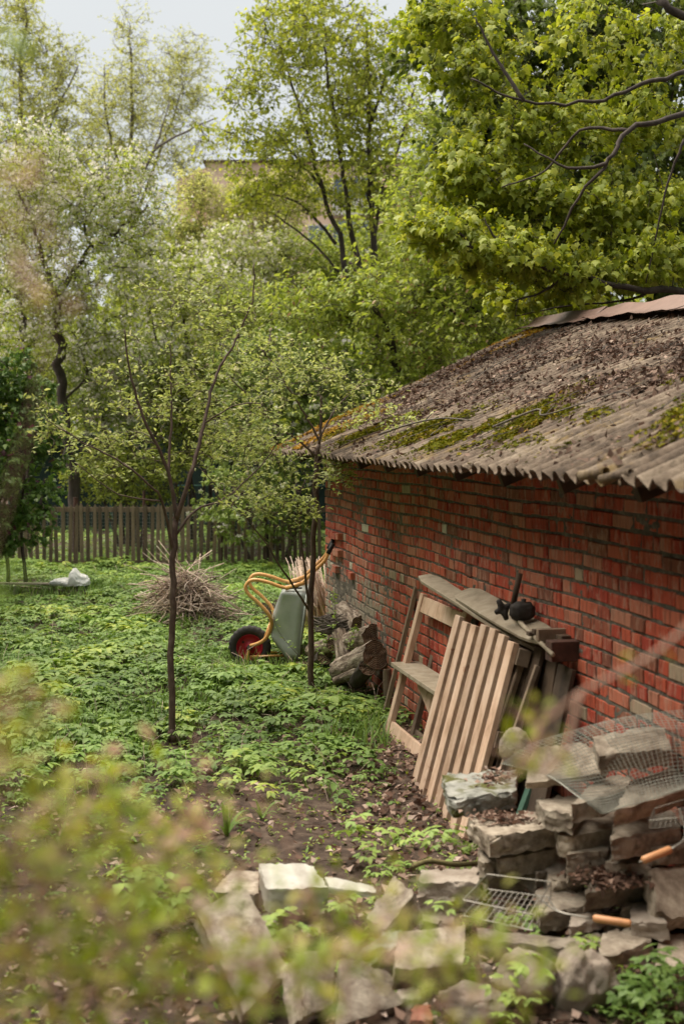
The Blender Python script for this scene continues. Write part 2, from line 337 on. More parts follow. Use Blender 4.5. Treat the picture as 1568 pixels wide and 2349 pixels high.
def maple_leaf():
    ang = [-90, -150, -165, -200, -222, -252, -270, -288, -318, -340, -375, -390]
    rad = [.2, .55, .45, .82, .6, .68, 1.0, .68, .6, .82, .45, .55]
    V = [(0, .28, .02)] + [(r * math.cos(R(a)), .28 + r * math.sin(-R(a)) * -1 if False else .28 + r * math.sin(R(a + 360)), -.35 * r * r) for a, r in zip(ang, rad)]
    V = [(x * .85, y, z) for x, y, z in V]; k = len(V) - 1
    return V, [(0, 1 + (i + 1) % k, 1 + i) for i in range(k)]
MAPLE = maple_leaf()
def petal_ball():
    V = []; F = []
    for i in range(5):
        a = i * 2 * math.pi / 5; c, s = math.cos(a), math.sin(a); n = len(V)
        V += [(0, 0, 0), (.5 * c - .3 * s, .5 * s + .3 * c, .2), (.9 * c, .9 * s, .15 + .2 * (i % 2)), (.5 * c + .3 * s, .5 * s - .3 * c, .2)]
        F += [(n, n + 3, n + 2), (n, n + 2, n + 1)]
    return V, F
FLOWER = petal_ball()
def scatter_leaves(P, T, size, seed, tint_mu=.5, tint_sd=.25, pitch=(-.5, .5), roll=.5, yaw=None, jit=.3):
    g = np.random.default_rng(seed); n = len(P)
    yw = g.uniform(0, 6.283, n) if yaw is None else yaw
    Rm = rots(yw, g.normal(pitch[0], pitch[1], n), g.normal(0, roll, n))
    return inst(T[0], T[1], Rm, P, size * g.uniform(1 - jit, 1 + jit, n), np.clip(g.normal(tint_mu, tint_sd, n), 0, 1))

# ------------------------------------------------------------------ trees
def grow(limbs, blobs, n_cl, seed, r_twig=.008, up=.6, wob=.12, sides=5):
    """limbs [(points, r0, r1)], blobs [(centre, (rx,ry,rz), weight)] -> branch mesh builder, list of twigs (a,b)"""
    g = np.random.default_rng(seed); mb = MB(); N = []; Rr = []
    for pts, r0, r1 in limbs:
        P = smooth_path(pts, 5); k = len(P)
        P = [p + Vector(g.normal(0, .25 * r0, 3)) if 0 < i < k - 1 else p for i, p in enumerate(P)]
        rr = [r0 + (r1 - r0) * (i / (k - 1)) ** .8 for i in range(k)]; mb.tube(P, rr, 8)
        for p, r_ in list(zip(P, rr))[k // 4:]: N.append(p); Rr.append(r_)
    wts = np.array([b[2] for b in blobs], float); wts /= wts.sum(); T = []
    while len(T) < n_cl:
        b = blobs[g.choice(len(blobs), p=wts)]; v = g.normal(0, 1, 3); v /= np.linalg.norm(v); v *= g.uniform(0, 1) ** (1 / 2.6)
        p = np.array(b[0]) + v * np.array(b[1])
        if mnoise.noise(Vector(p * 1.3 / max(.4, min(b[1]) * .5))) < -.28 and g.uniform() < .8: continue
        T.append(p)
    N = [np.array(p) for p in N]; T = np.array(T)
    base = np.array(N); d = np.min(np.linalg.norm(T[:, None] - base[None], axis=2), axis=1); T = T[np.argsort(d)]
    A = np.zeros((len(N) + n_cl * 4, 3)); A[:len(N)] = base; rad = np.zeros(len(A)); rad[:len(N)] = Rr; cnt = len(N); tw = []
    for t in T:
        dv = t - A[:cnt]; dd = np.linalg.norm(dv, axis=1) + np.clip(-dv[:, 2], 0, None) * up
        i = int(np.argmin(dd)); a = A[i]; L = np.linalg.norm(t - a)
        if L < .02: continue
        r0 = min(max(rad[i] * .62, r_twig), r_twig * (1 + 2.2 * L)); P = [a]
        for q in (.33, .66): P.append(a + (t - a) * q + g.normal(0, wob * L, 3) * np.array([1, 1, .7]) + np.array([0, 0, .07 * L]))
        P.append(t); rr = [r0, r0 * .8, r0 * .6, r0 * .4]
        mb.tube([Vector(p) for p in P], rr, sides, cap=False)
        for p, r_ in zip(P[1:], rr[1:]): A[cnt] = p; rad[cnt] = r_; cnt += 1
        tw.append((P[1], P[2], t))
    return mb, tw
def twig_leaves(tw, per, spread, seed, mb=None, sub=3, rt=.003, droop=0):
    """side twigs around each branch tip and points for leaves along them"""
    g = np.random.default_rng(seed); P = []; Y = []
    for a, b, t in tw:
        a, b, t = map(np.array, (a, b, t))
        for s_ in range(sub):
            o = b + (t - b) * g.uniform(0, 1); dr = g.normal(0, 1, 3); dr[2] = dr[2] * .6 + .25 - droop; dr /= np.linalg.norm(dr); e = o + dr * spread * g.uniform(.5, 1.3)
            if mb is not None: mb.tube([Vector(o), Vector((o + e) / 2 + g.normal(0, .05 * spread, 3)), Vector(e)], [rt, rt * .8, rt * .5], 3, cap=False)
            m = max(1, int(per / sub)); q = g.uniform(.15, 1.05, m)[:, None]; pts = o + (e - o) * q + g.normal(0, .06 * spread, (m, 3)); P.append(pts)
            Y.append(np.arctan2(-dr[0], dr[1]) + g.normal(0, 1.0, m))
    return np.concatenate(P), np.concatenate(Y)
def B(px, py, Z, rx, ry, rz, wt=None):
    """blob given by photo position and photo radii"""
    k = Z / FPX; return (tuple(D(px, py, Z)), (rx * k, rz, ry * k), wt if wt else rx * ry * 1.0)
def tree(name, label, cat, base, limbs, blobs, n_cl, per, leaf, size, mat, bark, seed, spread=.3, group=None, sub=3, tmu=.5, pitch=(-.4, .5), rt=.003, r_twig=.008, extra=None, crown='crown', droop=0, twigs=True):
    t = empty(name, base, label=label, cat=cat, group=group)
    mb, tw = grow(limbs, blobs, n_cl, seed, r_twig=r_twig)
    P, Y = twig_leaves(tw, per, spread, seed + 1, mb if twigs else None, sub, rt, droop)
    mb.build('trunk', M[bark], t, smooth=True)
    V, F, T = scatter_leaves(P, leaf, size, seed + 2, tmu, .25, pitch, .5, Y)
    link(crown, np_mesh(crown, V, F, T), M[mat], t)
    for e in (extra or []):
        nm, lf, frac, sz, mt, off = e; g = np.random.default_rng(seed + 9 + len(nm)); Q = P[g.uniform(0, 1, len(P)) < frac] + np.array([0, 0, off])
        if len(Q): V, F, T = scatter_leaves(Q + g.normal(0, .3 * sz, Q.shape), lf, sz, seed + 5, .5, .3, (0, 1.0), 1.0); link(nm, np_mesh(nm, V, F, T), M[mt], t, kind='stuff')
    return t

# ================================================================== BRICK SHED
C0 = Vector((-.155, 13.7, 0)); tdir = Vector((.1999, -.9798, 0)); ndir = Vector((-.9798, -.1999, 0))
def W(s, o, z): return C0 + tdir * s + ndir * o + Vector((0, 0, z))
WM = Matrix((tdir, ndir, Vector((0, 0, 1)))).transposed()     # columns: along wall, outward, up
SL = .459; EO, EZ = .47, 1.93       # eave offset and height
LEN = 10.8
shed = empty('brick_shed', W(0, 0, 0), label='low red brick shed with a mossy corrugated slate roof', cat='shed')
# long wall of real bricks
g = np.random.default_rng(3); V = []; F = []; T = []; SM = []
BX = [(-1, -1), (1, -1), (1, 1), (-1, 1)]
def brick(s0, s1, z0, z1, out=0.0, tint=.5, face=0, wz=0.0):
    n0 = len(V); e = .004
    d0, d1 = -.02, out
    j = g.uniform(-.0025, .0025, (4, 2))
    ring = [(s0, z0), (s1, z0), (s1, z1), (s0, z1)]
    pts = [(a, d0, b) for a, b in ring] + [(a + j[i][0], d1 - e, b + j[i][1]) for i, (a, b) in enumerate(ring)]
    cs, cz = (s0 + s1) / 2, (z0 + z1) / 2
    pts += [(a + j[i][0] + (e if a < cs else -e), d1 + g.uniform(-.001, .001), b + j[i][1] + (e if b < cz else -e)) for i, (a, b) in enumerate(ring)]
    for a, o, b in pts:
        b2 = b + .006 * math.sin(a * 1.9 + .6) + .003 * math.sin(a * 4.3 + b * 3) + wz
        p = W(a, o, b2) if face == 0 else (C0 + ndir * (-a) + tdir * (-o) + Vector((0, 0, b2)))
        V.append(tuple(p)); T.append(tint)
        dist = ((a - .9) / 1.6) ** 2 + ((b - .45) / .55) ** 2
        SM.append((.31 * math.exp(-dist) if face == 0 else 0) + (-.02) + .1 * math.exp(-((a - 2.3) / .5) ** 2 - ((b - .7) / .25) ** 2) + .05 * math.exp(-((a - 7.6) / .8) ** 2 - ((b - .95) / .12) ** 2))
    for k in (0, 4):
        for i in range(4): q = (i + 1) % 4; F.append((n0 + k + i, n0 + k + q, n0 + k + 4 + q, n0 + k + 4 + i))
    F.append((n0 + 8, n0 + 9, n0 + 10, n0 + 11))
row = .0755; NR = 28
pale = {(4, 5), (7, 3), (9, 4), (11, 1), (11, 2), (12, 0), (17, 8), (21, 1), (22, 0), (22, 1), (19, 24), (9, 5), (8, 2), (6, 5), (16, 46), (12, 5)}
for r_ in range(-2, NR):
    s = 0.0 if r_ % 2 else 0.0; i = 0; z0 = r_ * row
    first = True
    while s < LEN:
        L = .25 if g.uniform() < (.55 if r_ % 3 else .25) else .12
        if first: L = .12 if r_ % 2 else .25; first = False
        if g.uniform() < .06: L *= .6
        s1 = min(s + L, LEN); t_ = g.uniform(.16, .85) if g.uniform() < .92 else g.uniform(0, .14)
        if g.uniform() < .02: t_ = .93
        if (r_, i) in pale: t_ = .99
        o = g.normal(.006, .002)
        if (r_, i) in ((15, 4), (13, 5), (11, 6)): o = .045
        if i in (3, 4, 5) and r_ in (11, 13, 15) and .42 < (s + s1) / 2 < .85: o = .055
        brick(s, s1 - .013, z0 + .007, z0 + row - .008, o, t_, 0, g.uniform(-.003, .003)); s = s1 + g.uniform(-.001, .003); i += 1
me = bpy.data.meshes.new('w'); me.from_pydata(V, [], F); me.update()
for nm, dat in (('tint', T), ('smear', SM)): a = me.attributes.new(nm, 'FLOAT', 'POINT'); a.data.foreach_set('value', dat)
link('bricks', me, M['brick'], shed)
# mortar bed behind, lumpy
ss = np.arange(0, LEN + .001, .018); zz = np.arange(-.16, NR * row + .02, .0135)
A, Bz = np.meshgrid(ss, zz, indexing='ij')
nn = np.array([mnoise.fractal(Vector((a * 14, b * 22, 0)), .7, 2.1, 4) for a, b in zip(A.ravel(), Bz.ravel())])
kk = np.array([mnoise.noise(Vector((a * 2.2, b * 3.1, 7))) for a, b in zip(A.ravel(), Bz.ravel())])
off = -.0005 + .006 * nn + .007 * np.clip(kk, -.3, .6) + .006 * np.exp(-((A.ravel() - .9) / 1.3) ** 2 - ((Bz.ravel() - .4) / .5) ** 2)
P = np.array(C0)[None] + A.ravel()[:, None] * np.array(tdir) + off[:, None] * np.array(ndir) + Bz.ravel()[:, None] * np.array([0, 0, 1.])
nz = len(zz); I = (np.arange(len(ss) - 1)[:, None] * nz + np.arange(nz - 1)[None]).ravel()
link('mortar', np_mesh('mortar', P, np.stack([I, I + nz, I + nz + 1, I + 1], 1)), M['mortar'], shed, smooth=True)
# gable and rear walls
def bricktex():
    m, n, l, b = newmat('brick_far'); t = n.new('ShaderNodeTexCoord'); mp = n.new('ShaderNodeMapping'); mp.inputs['Rotation'].default_value = (R(90), 0, 0)
    br = n.new('ShaderNodeTexBrick'); br.inputs['Scale'].default_value = 1; br.inputs['Brick Width'].default_value = .26; br.inputs['Row Height'].default_value = .0755
    br.inputs['Mortar Size'].default_value = .006; br.inputs['Color1'].default_value = (.42, .07, .03, 1); br.inputs['Color2'].default_value = (.3, .09, .05, 1); br.inputs['Mortar'].default_value = (.16, .14, .12, 1)
    l.new(t.outputs['Object'], mp.inputs[0]); l.new(mp.outputs[0], br.inputs['Vector']); l.new(br.outputs['Color'], b.inputs['Base Color']); b.inputs['Roughness'].default_value = .9
    bump(n, l, b, br.outputs['Fac'], -.5, .01); return m
M['brickfar'] = bricktex()
RO = -2.26; WO = -4.52         # ridge line and rear wall
def gable(s, name):
    mb = MB(); zt = EZ + (EO) * SL - .06; zr = EZ + (EO - RO) * SL - .08 - .036 * min(max(s, 0), 5)
    prof = [(0, -.15), (0, zt), (RO, zr), (WO, zt), (WO, -.15)]
    for ds in (0, .12): mb.add([W(s + ds, o - .03 if o == 0 else o, z) for o, z in prof], [(0, 1, 2, 3, 4)])
    mb.add([W(s + d, o - .03 if o == 0 else o, z) for o, z in prof for d in (0, .12)], [(2 * i, 2 * i + 1, (2 * i + 3) % 10, (2 * i + 2) % 10) for i in range(5)])
    mb.build(name, M['brickfar'], shed)
gable(.01, 'gable_wall'); gable(LEN - .13, 'gable_wall')
mb = MB(); mb.box(W(LEN / 2, WO, .95), (LEN - .3, .12, 2.2), WM); mb.build('rear_wall', M['brickfar'], shed)
# roof: sheets of corrugated slate
roof = empty('roof', (0, 0, 0)); roof.parent = shed; roof.matrix_parent_inverse = shed.matrix_basis.inverted()
ca = math.cos(math.atan(SL)); sa = math.sin(math.atan(SL))
def RP(s, q, h=0.0, side=0):
    """point on the roof: s along, q distance up the slope from the eave, h above it"""
    o = EO - q * ca; z = EZ + q * sa - .036 * min(max(s, 0), 5) * (q / 2.998)
    z2 = z + h * ca; o2 = o + h * sa
    if side: o2 = 2 * RO - o2
    return W(s, o2, z2)
PER = .14; AMP = .024; SLOPE = (EO - RO) / ca
def wave(s): return AMP * math.cos(2 * math.pi * s / PER)
def sag(s, q): return .012 * math.sin(s * 1.1) + .01 * math.sin(q * 3 + s * .7)
def sheet(s0, s1, q0, q1, lift0, lift1, side, seed, dq0=0):
    gg = random.Random(seed); ns_ = int((s1 - s0) / PER * 10) + 1; nq = 12; V = []; F = []
    edge = [dq0 + .012 * mnoise.noise(Vector((i * .35, seed, 0))) + (-.03 if False else 0) for i in range(ns_)]
    for k in range(2): # chip out a few bites
        c = gg.randrange(ns_)
        for i in range(max(0, c - 4), min(ns_, c + 4)): edge[i] += .02 * gg.random() * (1 - abs(i - c) / 5)
    for th in (0, -.007):
        for i in range(ns_):
            s = s0 + (s1 - s0) * i / (ns_ - 1)
            for j in range(nq):
                f = j / (nq - 1); q = q0 + (q1 - q0) * f + (edge[i] if j == 0 else 0)
                h = wave(s) + sag(s, q) + lift0 + (lift1 - lift0) * f + .004 * mnoise.noise(Vector((s * 5, q * 5, seed))) + th
                V.append(tuple(RP(s, q, h, side)))
    m_ = ns_ * nq
    for i in range(ns_ - 1):
        for j in range(nq - 1):
            a = i * nq + j; F.append((a, a + nq, a + nq + 1, a + 1)); F.append((m_ + a, m_ + a + 1, m_ + a + nq + 1, m_ + a + nq))
        a = i * nq; F.append((a, m_ + a, m_ + a + nq, a + nq)); a += nq - 1; F.append((a, a + nq, m_ + a + nq, m_ + a))
    for a0 in (0, (ns_ - 1) * nq):
        for j in range(nq - 1): a = a0 + j; F.append((a, a + 1, m_ + a + 1, m_ + a))
    me = bpy.data.meshes.new('sheet'); me.from_pydata(V, [], F); me.update(); o = link('roof_sheet', me, M['slate'], roof, smooth=True)
    md = o.modifiers.new('es', 'EDGE_SPLIT'); md.split_angle = R(50)
GE = -.576
k = 0; s = GE
while s < LEN + .3:
    s1 = min(s + PER * 7, LEN + .4); j = random.uniform(-.02, .02)
    for sd_ in (0, 1):
        sheet(s, s1 + .05, 0, 1.62, 0.0, .0, sd_, k, j); sheet(s, s1 + .05, 1.48, SLOPE, .016, .004, sd_, k + 50, 0)
    s += PER * 7; k += 1
# battens, rafters and fascia boards below the sheets
mb = MB()
for sd_ in (0, 1):
    for q in (.12, .75, 1.4, 2.05, 2.7): 
        for sa_, sb_ in ((GE + .1, 0), (0, 5), (5, LEN + .3)): mb.beam(RP(sa_, q, -.055, sd_), RP(sb_, q, -.055, sd_), .06, .045)
mb.build('battens', M['darkwood'], shed)
mb = MB(); s = -.1
while s < LEN:
    for sd_ in (0, 1): mb.beam(RP(s, .18, -.13, sd_), RP(s, SLOPE, -.13, sd_), .05, .11)
    s += .9
mb.build('rafters', M['darkwood'], shed)
mb = MB()
for i in range(6): mb.box(W(i * 1.85 + .8, -.06, 2.095), (1.83, .1, .05), WM)
mb.build('wall_plate', M['darkwood'], shed)
# ridge flashing: wavy strips of reddish sheet metal, only on the nearer part of the ridge
def flash(s0, s1, lift, seed):
    V = []; F = []; n = 24; prof = [(-.22, .03), (-.1, .018), (0, .05), (.1, .018), (.2, .03)]
    for i in range(n + 1):
        s = s0 + (s1 - s0) * i / n
        for j, (q, h) in enumerate(prof):
            hh = h + lift + .045 + .022 * mnoise.noise(Vector((s * 2.3, j * .6, seed))) + (.02 * mnoise.noise(Vector((s * 5, 3, seed))) if j in (0, 4) else 0)
            p = W(s, RO - q, EZ + (EO - RO) * SL - abs(q) * SL + hh + .015 - .036 * min(max(s, 0), 5)); V.append(tuple(p))
    for i in range(n):
        for j in range(4): a = i * 5 + j; F.append((a, a + 1, a + 6, a + 5))
    me = bpy.data.meshes.new('f'); me.from_pydata(V, [], F); me.update(); o = link('ridge_flashing', me, M['flashing'], roof, smooth=True)
    md = o.modifiers.new('s', 'SOLIDIFY'); md.thickness = .002
flash(-.42, 1.5, 0, 1); flash(1.42, 3.4, .012, 2); flash(3.3, 5.4, .0, 3); flash(5.3, 7.6, .01, 4); flash(7.5, LEN + .3, 0, 5)

# --- things lying on the roof
def roofpts(n, seed, dens):
    gg = np.random.default_rng(seed); out_ = []
    while len(out_) < n:
        s = gg.uniform(GE + .02, 8.2); q = gg.uniform(.02, SLOPE - .15)
        if gg.uniform() < dens(s, q): out_.append((s, q))
    return out_
def fr(a, b, sc, seed): return mnoise.fractal(Vector((a * sc, b * sc, seed)), .8, 2.1, 4)
def litter_d(s, q):
    f = fr(s, q * 1.2, .9, 3); base = 1.2 * math.exp(-((q - 1.75 - .1 * f) / .62) ** 2) + .10
    f2 = fr(s * 1.6, q * .8, 2.2, 5); base *= .12 + 1.5 * max(0, .38 + f * 1.3) * max(.1, .6 + 1.6 * f2)
    if math.cos(2 * math.pi * s / PER) > .1: base *= .35
    return base * (.25 if s < -.3 else 1) * (.35 if q < .9 and s > 3 else 1)
pts = roofpts(52000, 5, litter_d); gg = np.random.default_rng(11)
P = np.array([tuple(RP(s, q, wave(s) * .8 + sag(s, q) + .012 + .018 * gg.uniform())) for s, q in pts])
n = len(P); tl = R(24.7)
def on_roof_rot(n, sd, gg):
    Rm = rots(gg.uniform(0, 6.28, n), gg.normal(0, sd, n), gg.normal(0, sd, n)); ax = np.array(Matrix.Rotation(tl, 3, Vector(tdir)) if (Matrix.Rotation(tl, 3, Vector(tdir)) @ -ndir).z > 0 else Matrix.Rotation(-tl, 3, Vector(tdir)))
    return np.einsum('ij,njk->nik', ax, Rm)
V, F, T = inst(LEAFW[0], LEAFW[1], on_roof_rot(n, .55, gg), P, gg.uniform(.012, .05, n), np.clip(gg.beta(1.4, 2.6, n), 0, 1))
link('roof_leaf_litter', np_mesh('roof_leaf_litter', V, F, T), M['roof_litter'], label='brown dead leaves drifted across the corrugated roof', cat='dead leaves', kind='stuff')
def moss_d(s, q):
    f = fr(s, q * 1.0, 1.5, 9)
    band = 1.5 * math.exp(-((q - .5 - .05 * s * .3) / .27) ** 2) * (1 if 1.3 < s < 6 else .35)
    rake = math.exp(-((s + .2) / .5) ** 2) * 2.0 + .9 * math.exp(-((s - .5) / .7) ** 2) * (q < 1.2)
    up_ = .5 * math.exp(-((q - 1.1) / .25) ** 2) * (s > 4.5) + .3 * math.exp(-((q - 1.95) / .2) ** 2) * (s > 5)
    return max(0, f * 1.5 + .05) * 2 * max(band, rake, up_)
pts = roofpts(52000, 6, moss_d)
P = np.array([tuple(RP(s, q, wave(s) * .9 + sag(s, q) + .016 * min(1, 2 * moss_d(s, q)) * gg.uniform())) for s, q in pts]); n = len(P)
mt = np.array([.2 + .6 * (s < 1.2) + .3 * fr(s, q, 3, 2) for s, q in pts])
V, F, T = inst(FLOWER[0], FLOWER[1], on_roof_rot(n, .5, gg), P, gg.uniform(.008, .02, n), np.clip(mt + gg.normal(0, .18, n), 0, 1))
link('roof_moss', np_mesh('roof_moss', V, F, T), M['moss'], label='green and ochre cushions of moss growing on the corrugated roof', cat='moss', kind='stuff')
mb = MB()
for s, q in roofpts(420, 8, lambda s, q: .15 + litter_d(s, q) * .8):
    a = random.gauss(1.2, .8); L = random.uniform(.08, .5) * random.random() ** .5; ds, dq = math.cos(a) * L, math.sin(a) * L; P = []
    for i in range(5):
        f = i / 4; s_, q_ = s + ds * f + random.gauss(0, .02 * L * 2), min(SLOPE - .1, max(.03, q + dq * f + random.gauss(0, .04 * L))); P.append(RP(s_, q_, AMP + .02 + sag(s_, q_) + random.uniform(0, .02)))
    r_ = random.uniform(.0016, .0045); mb.t = random.random(); mb.tube(P, [r_, r_ * .4], 4)
mb.build('fallen_twigs', M['bark_grey'], smooth=True, label='thin fallen twigs strewn over the corrugated roof', cat='twigs', kind='stuff')
def stick_on_roof(pts, r_, lab):
    P = smooth_path([RP(s, q, AMP + .02 + h) for s, q, h in pts], 4); mb = MB(); mb.tube(P, [r_, r_ * .4], 6)
    i = len(P) // 2; mb.tube([P[i], P[i] + Vector((.05, .03, .05)), P[i] + Vector((.12, .02, .04))], [r_ * .6, r_ * .2], 5)
    mb.build('fallen_branch', M['bark_grey'], smooth=True, label=lab, cat='branch', group='fallen branches on the roof')
stick_on_roof([(3.0, .35, 0), (3.4, .5, .02), (3.9, .62, .02), (4.6, .62, 0)], .009, 'crooked grey branch lying in the moss low on the roof')
stick_on_roof([(5.4, .5, 0), (5.7, .7, .03), (5.85, .68, .0), (6.3, .95, .02), (6.5, .93, .0)], .007, 'long thin branch lying near the right edge of the roof')
stick_on_roof([(1.6, 2.2, 0), (1.9, 1.7, .03), (2.3, 1.35, 0)], .006, 'short forked branch lying high on the roof below the flashing')
# loose curled scrap at the eave
mb = MB(); mb.tube([RP(8.05, -.03, .02), RP(8.2, .02, .02)], .022, 10, cap=False); mb.tube([RP(8.25, -.03, .01), RP(8.42, .03, .02)], .018, 10, cap=False)
o = mb.build('slate_scrap', M['slate'], smooth=True, label='curled broken slate scrap sticking out of the eave', cat='slate scrap'); o.modifiers.new('s', 'SOLIDIFY').thickness = .006

# ================================================================== PICKET FENCE
fence = empty('picket_fence', (-2.6, 22.3, 0), label='weathered brown wooden picket fence across the back of the garden', cat='fence')
FY = 22.3
pm = MB(); hgt = 1.02
pm.add([(-.028, -.01, .05), (.028, -.01, .05), (.028, -.01, hgt - .05), (0, -.01, hgt), (-.028, -.01, hgt - .05), (-.028, .01, .05), (.028, .01, .05), (.028, .01, hgt - .05), (0, .01, hgt), (-.028, .01, hgt - .05)],
       [(0, 1, 2, 3, 4), (9, 8, 7, 6, 5), (0, 5, 6, 1), (1, 6, 7, 2), (2, 7, 8, 3), (3, 8, 9, 4), (4, 9, 5, 0)])
variants = []
for i in range(6): pm.T = [i / 5.0] * len(pm.V); me = pm.mesh('picket'); me.materials.append(M['fencewood']); variants.append(me)
x = -6.8; inv = fence.matrix_basis.inverted()
while x < 1.6:
    o = bpy.data.objects.new('picket', random.choice(variants)); COL.objects.link(o); o.parent = fence; o.matrix_parent_inverse = inv
    dark = x > -1.9
    o.location = (x, FY - .03 + random.uniform(-.004, .004), random.uniform(-.02, .02)); o.rotation_euler = (0, R(random.gauss(0, 1.1)), 0); x += .098 + random.uniform(-.006, .006)
for z in (.93, .09):
    mb = MB(); a = -6.9
    while a < 1.6: mb.t = random.random(); mb.box((a + 1.0, FY + .012, z + random.uniform(-.008, .008)), (2.0, .035, .075), Matrix.Rotation(R(random.gauss(0, .25)), 3, 'Y')); a += 2.01
    mb.build('rail', M['fencewood'], fence)
for px in (-4.18, -1.9, .4, -6.5):
    mb = MB(); mb.tube([(px, FY + .05, -.2), (px, FY + .05, 1.12)], .035, 8); mb.build('post', M['rust'], fence)
# wire mesh fence just behind it
t = empty('wire_fence', (-2.5, 23.0, 0), label='thin wire mesh fence standing just behind the wooden pickets', cat='wire fence')
mb = MB()
for i in range(150): x = -6.8 + i * .055; mb.tube([(x, 23, 0), (x + .01, 23, .93)], .0016, 3, cap=False)
for j in range(16): mb.tube([(-6.8, 23, .03 + j * .06), (1.5, 23, .03 + j * .06)], .0016, 3, cap=False)
mb.build('mesh', M['wire'], t)
for x in (-5.9, -3.2, -.5):
    mb = MB(); mb.tube([(x, 23.03, -.1), (x, 23.03, 1.2)], .025, 8); mb.build('post', M['rust'], t)
# dark green sports screen fence
t = empty('screen_fence', (-5, 31, 0), label='dark green screened enclosure standing behind the picket fence', cat='screen fence')
mb = MB(); V = []
for i in range(60):
    for j in range(10): V.append((-7.2 + i * .13, 31 + .03 * math.sin(i * .9 + j), j * .235))
mb.add(V, [(i * 10 + j, i * 10 + 10 + j, i * 10 + 11 + j, i * 10 + j + 1) for i in range(59) for j in range(9)]); mb.build('netting', M['darkgreen'], t, smooth=True)
for x in (-7.2, -5.0, -2.8, -.2): mb = MB(); mb.tube([(x, 30.9, 0), (x, 30.9, 2.25)], .045, 8); mb.build('post', M['postgreen'], t)
for z in (1.0, 2.12): mb = MB(); mb.tube([(-7.2, 30.9, z), (-.2, 30.9, z)], .02, 8); mb.build('rail', M['postgreen'], t)

# ================================================================== APARTMENT BLOCK far behind
bl = empty('apartment_block', (-2, 92, 0), label='pale pink panel apartment block rising behind the trees', cat='building')
Zb = 92; kb = Zb / FPX
def bx(x0, x1, y0, y1, z0, z1, name, mat, par=bl):
    mb = MB(); mb.box(((x0 + x1) / 2, (y0 + y1) / 2, (z0 + z1) / 2), (x1 - x0, y1 - y0, z1 - z0)); return mb.build(name, mat, par)
X0 = (400 - 784) * kb; X1 = (475 - 784) * kb; ZT0 = CH + (HY - 392) * kb; ZT = CH + (HY - 374) * kb; X2 = 14
bx(X0, X1, Zb + 1.5, Zb + 14, 0, ZT0 - .3, 'side_wall', M['bldg'])
mb = MB(); mb.add([(X0, Zb + 1.5, ZT0 - .3), (X1, Zb + 1.5, ZT0 + .6), (X1, Zb + 14, ZT0 + .6), (X0, Zb + 14, ZT0 - .3), (X1, Zb + 1.5, ZT0 - .3), (X1, Zb + 14, ZT0 - .3)], [(0, 1, 2, 3), (0, 4, 1), (3, 2, 5), (1, 4, 5, 2)]); mb.build('lean_to_roof', M['bldg'], bl)
bx(X1, X2, Zb, Zb + 14, 0, ZT, 'main_wall', M['bldg'])
bx(X1 - .25, X2 + .2, Zb - .25, Zb + 14.2, ZT, ZT + .16, 'parapet', M['rust'])
bx(X1 - .85, X1 - .05, Zb + 1.4, Zb + 1.52, ZT0 - .75, ZT0 + .1, 'stair_window', M['darkwood'])
for fl in range(6):
    zt = ZT - 1.2 - fl * 2.8
    for wx in (-5.2, -2.2, 3.2, 6.2, 9.4):
        f = bx(wx, wx + 1.5, Zb - .06, Zb + .02, zt - 1.5, zt, 'window', M['bldg_white']); bx(wx + .08, wx + .7, Zb - .09, Zb - .062, zt - 1.42, zt - .08, 'pane', M['glass'], f); bx(wx + .78, wx + 1.42, Zb - .09, Zb - .062, zt - 1.42, zt - .08, 'pane', M['glass'], f)
    f = bx(-.6, 2.2, Zb - 1.1, Zb - .01, zt - 2.3, zt - 1.3, 'balcony', M['bldg_white']); bx(-.55, 2.15, Zb - 1.0, Zb - .9, zt - 1.29, zt + .1, 'glazing', M['glass'], f)
    for q in (-.6, .3, 1.2, 2.12): bx(q, q + .08, Zb - 1.06, Zb - 1.01, zt - 1.29, zt + .12, 'frame', M['bldg_white'], f)
b2 = empty('apartment_block', (-15, 120, 0), label='whitish apartment block glimpsed between the blossom at left', cat='building')
bx(-19, -8.5, 120, 132, 0, 16, 'main_wall', M['bldg_white'], b2)
for fl in range(5):
    for wx in (-18, -15, -12, -10): bx(wx, wx + 1.4, 119.9, 120.02, 2 + fl * 2.8, 3.5 + fl * 2.8, 'window', M['glass'], b2)

# ================================================================== GROUND COVER
def goutweed(seed, n=8):
    g = random.Random(seed); V = []; F = []; T = []
    for i in range(n):
        a = i * 2.4 + g.uniform(-.4, .4); rr = g.uniform(.25, .55); hh = g.uniform(.62, 1.05); cx, cy = rr * math.cos(a), rr * math.sin(a)
        for j in range(3):
            b = a + (j - 1) * 1.05 + g.uniform(-.2, .2); L = g.uniform(.42, .62) * (1 if j == 1 else .85); dr = g.uniform(-.35, -.02)
            m = Matrix.Translation((cx, cy, hh)) @ Matrix.Rotation(b - math.pi / 2, 4, 'Z') @ Matrix.Rotation(dr, 4, 'X') @ Matrix.Scale(L, 4)
            n0 = len(V); tt = g.uniform(-.15, .15)
            for v in LEAF[0]: v = (v[0] * 1.15, v[1], v[2]); V.append(tuple(m @ Vector(v))); T.append(tt)
            F += [tuple(q + n0 for q in f) for f in LEAF[1]]
        n0 = len(V); V += [(.0, 0, 0), (.02, .02, 0), (cx, cy, hh)]; F.append((n0, n0 + 1, n0 + 2)); T += [-.1] * 3
    return np.array(V), np.array(F), np.array(T)
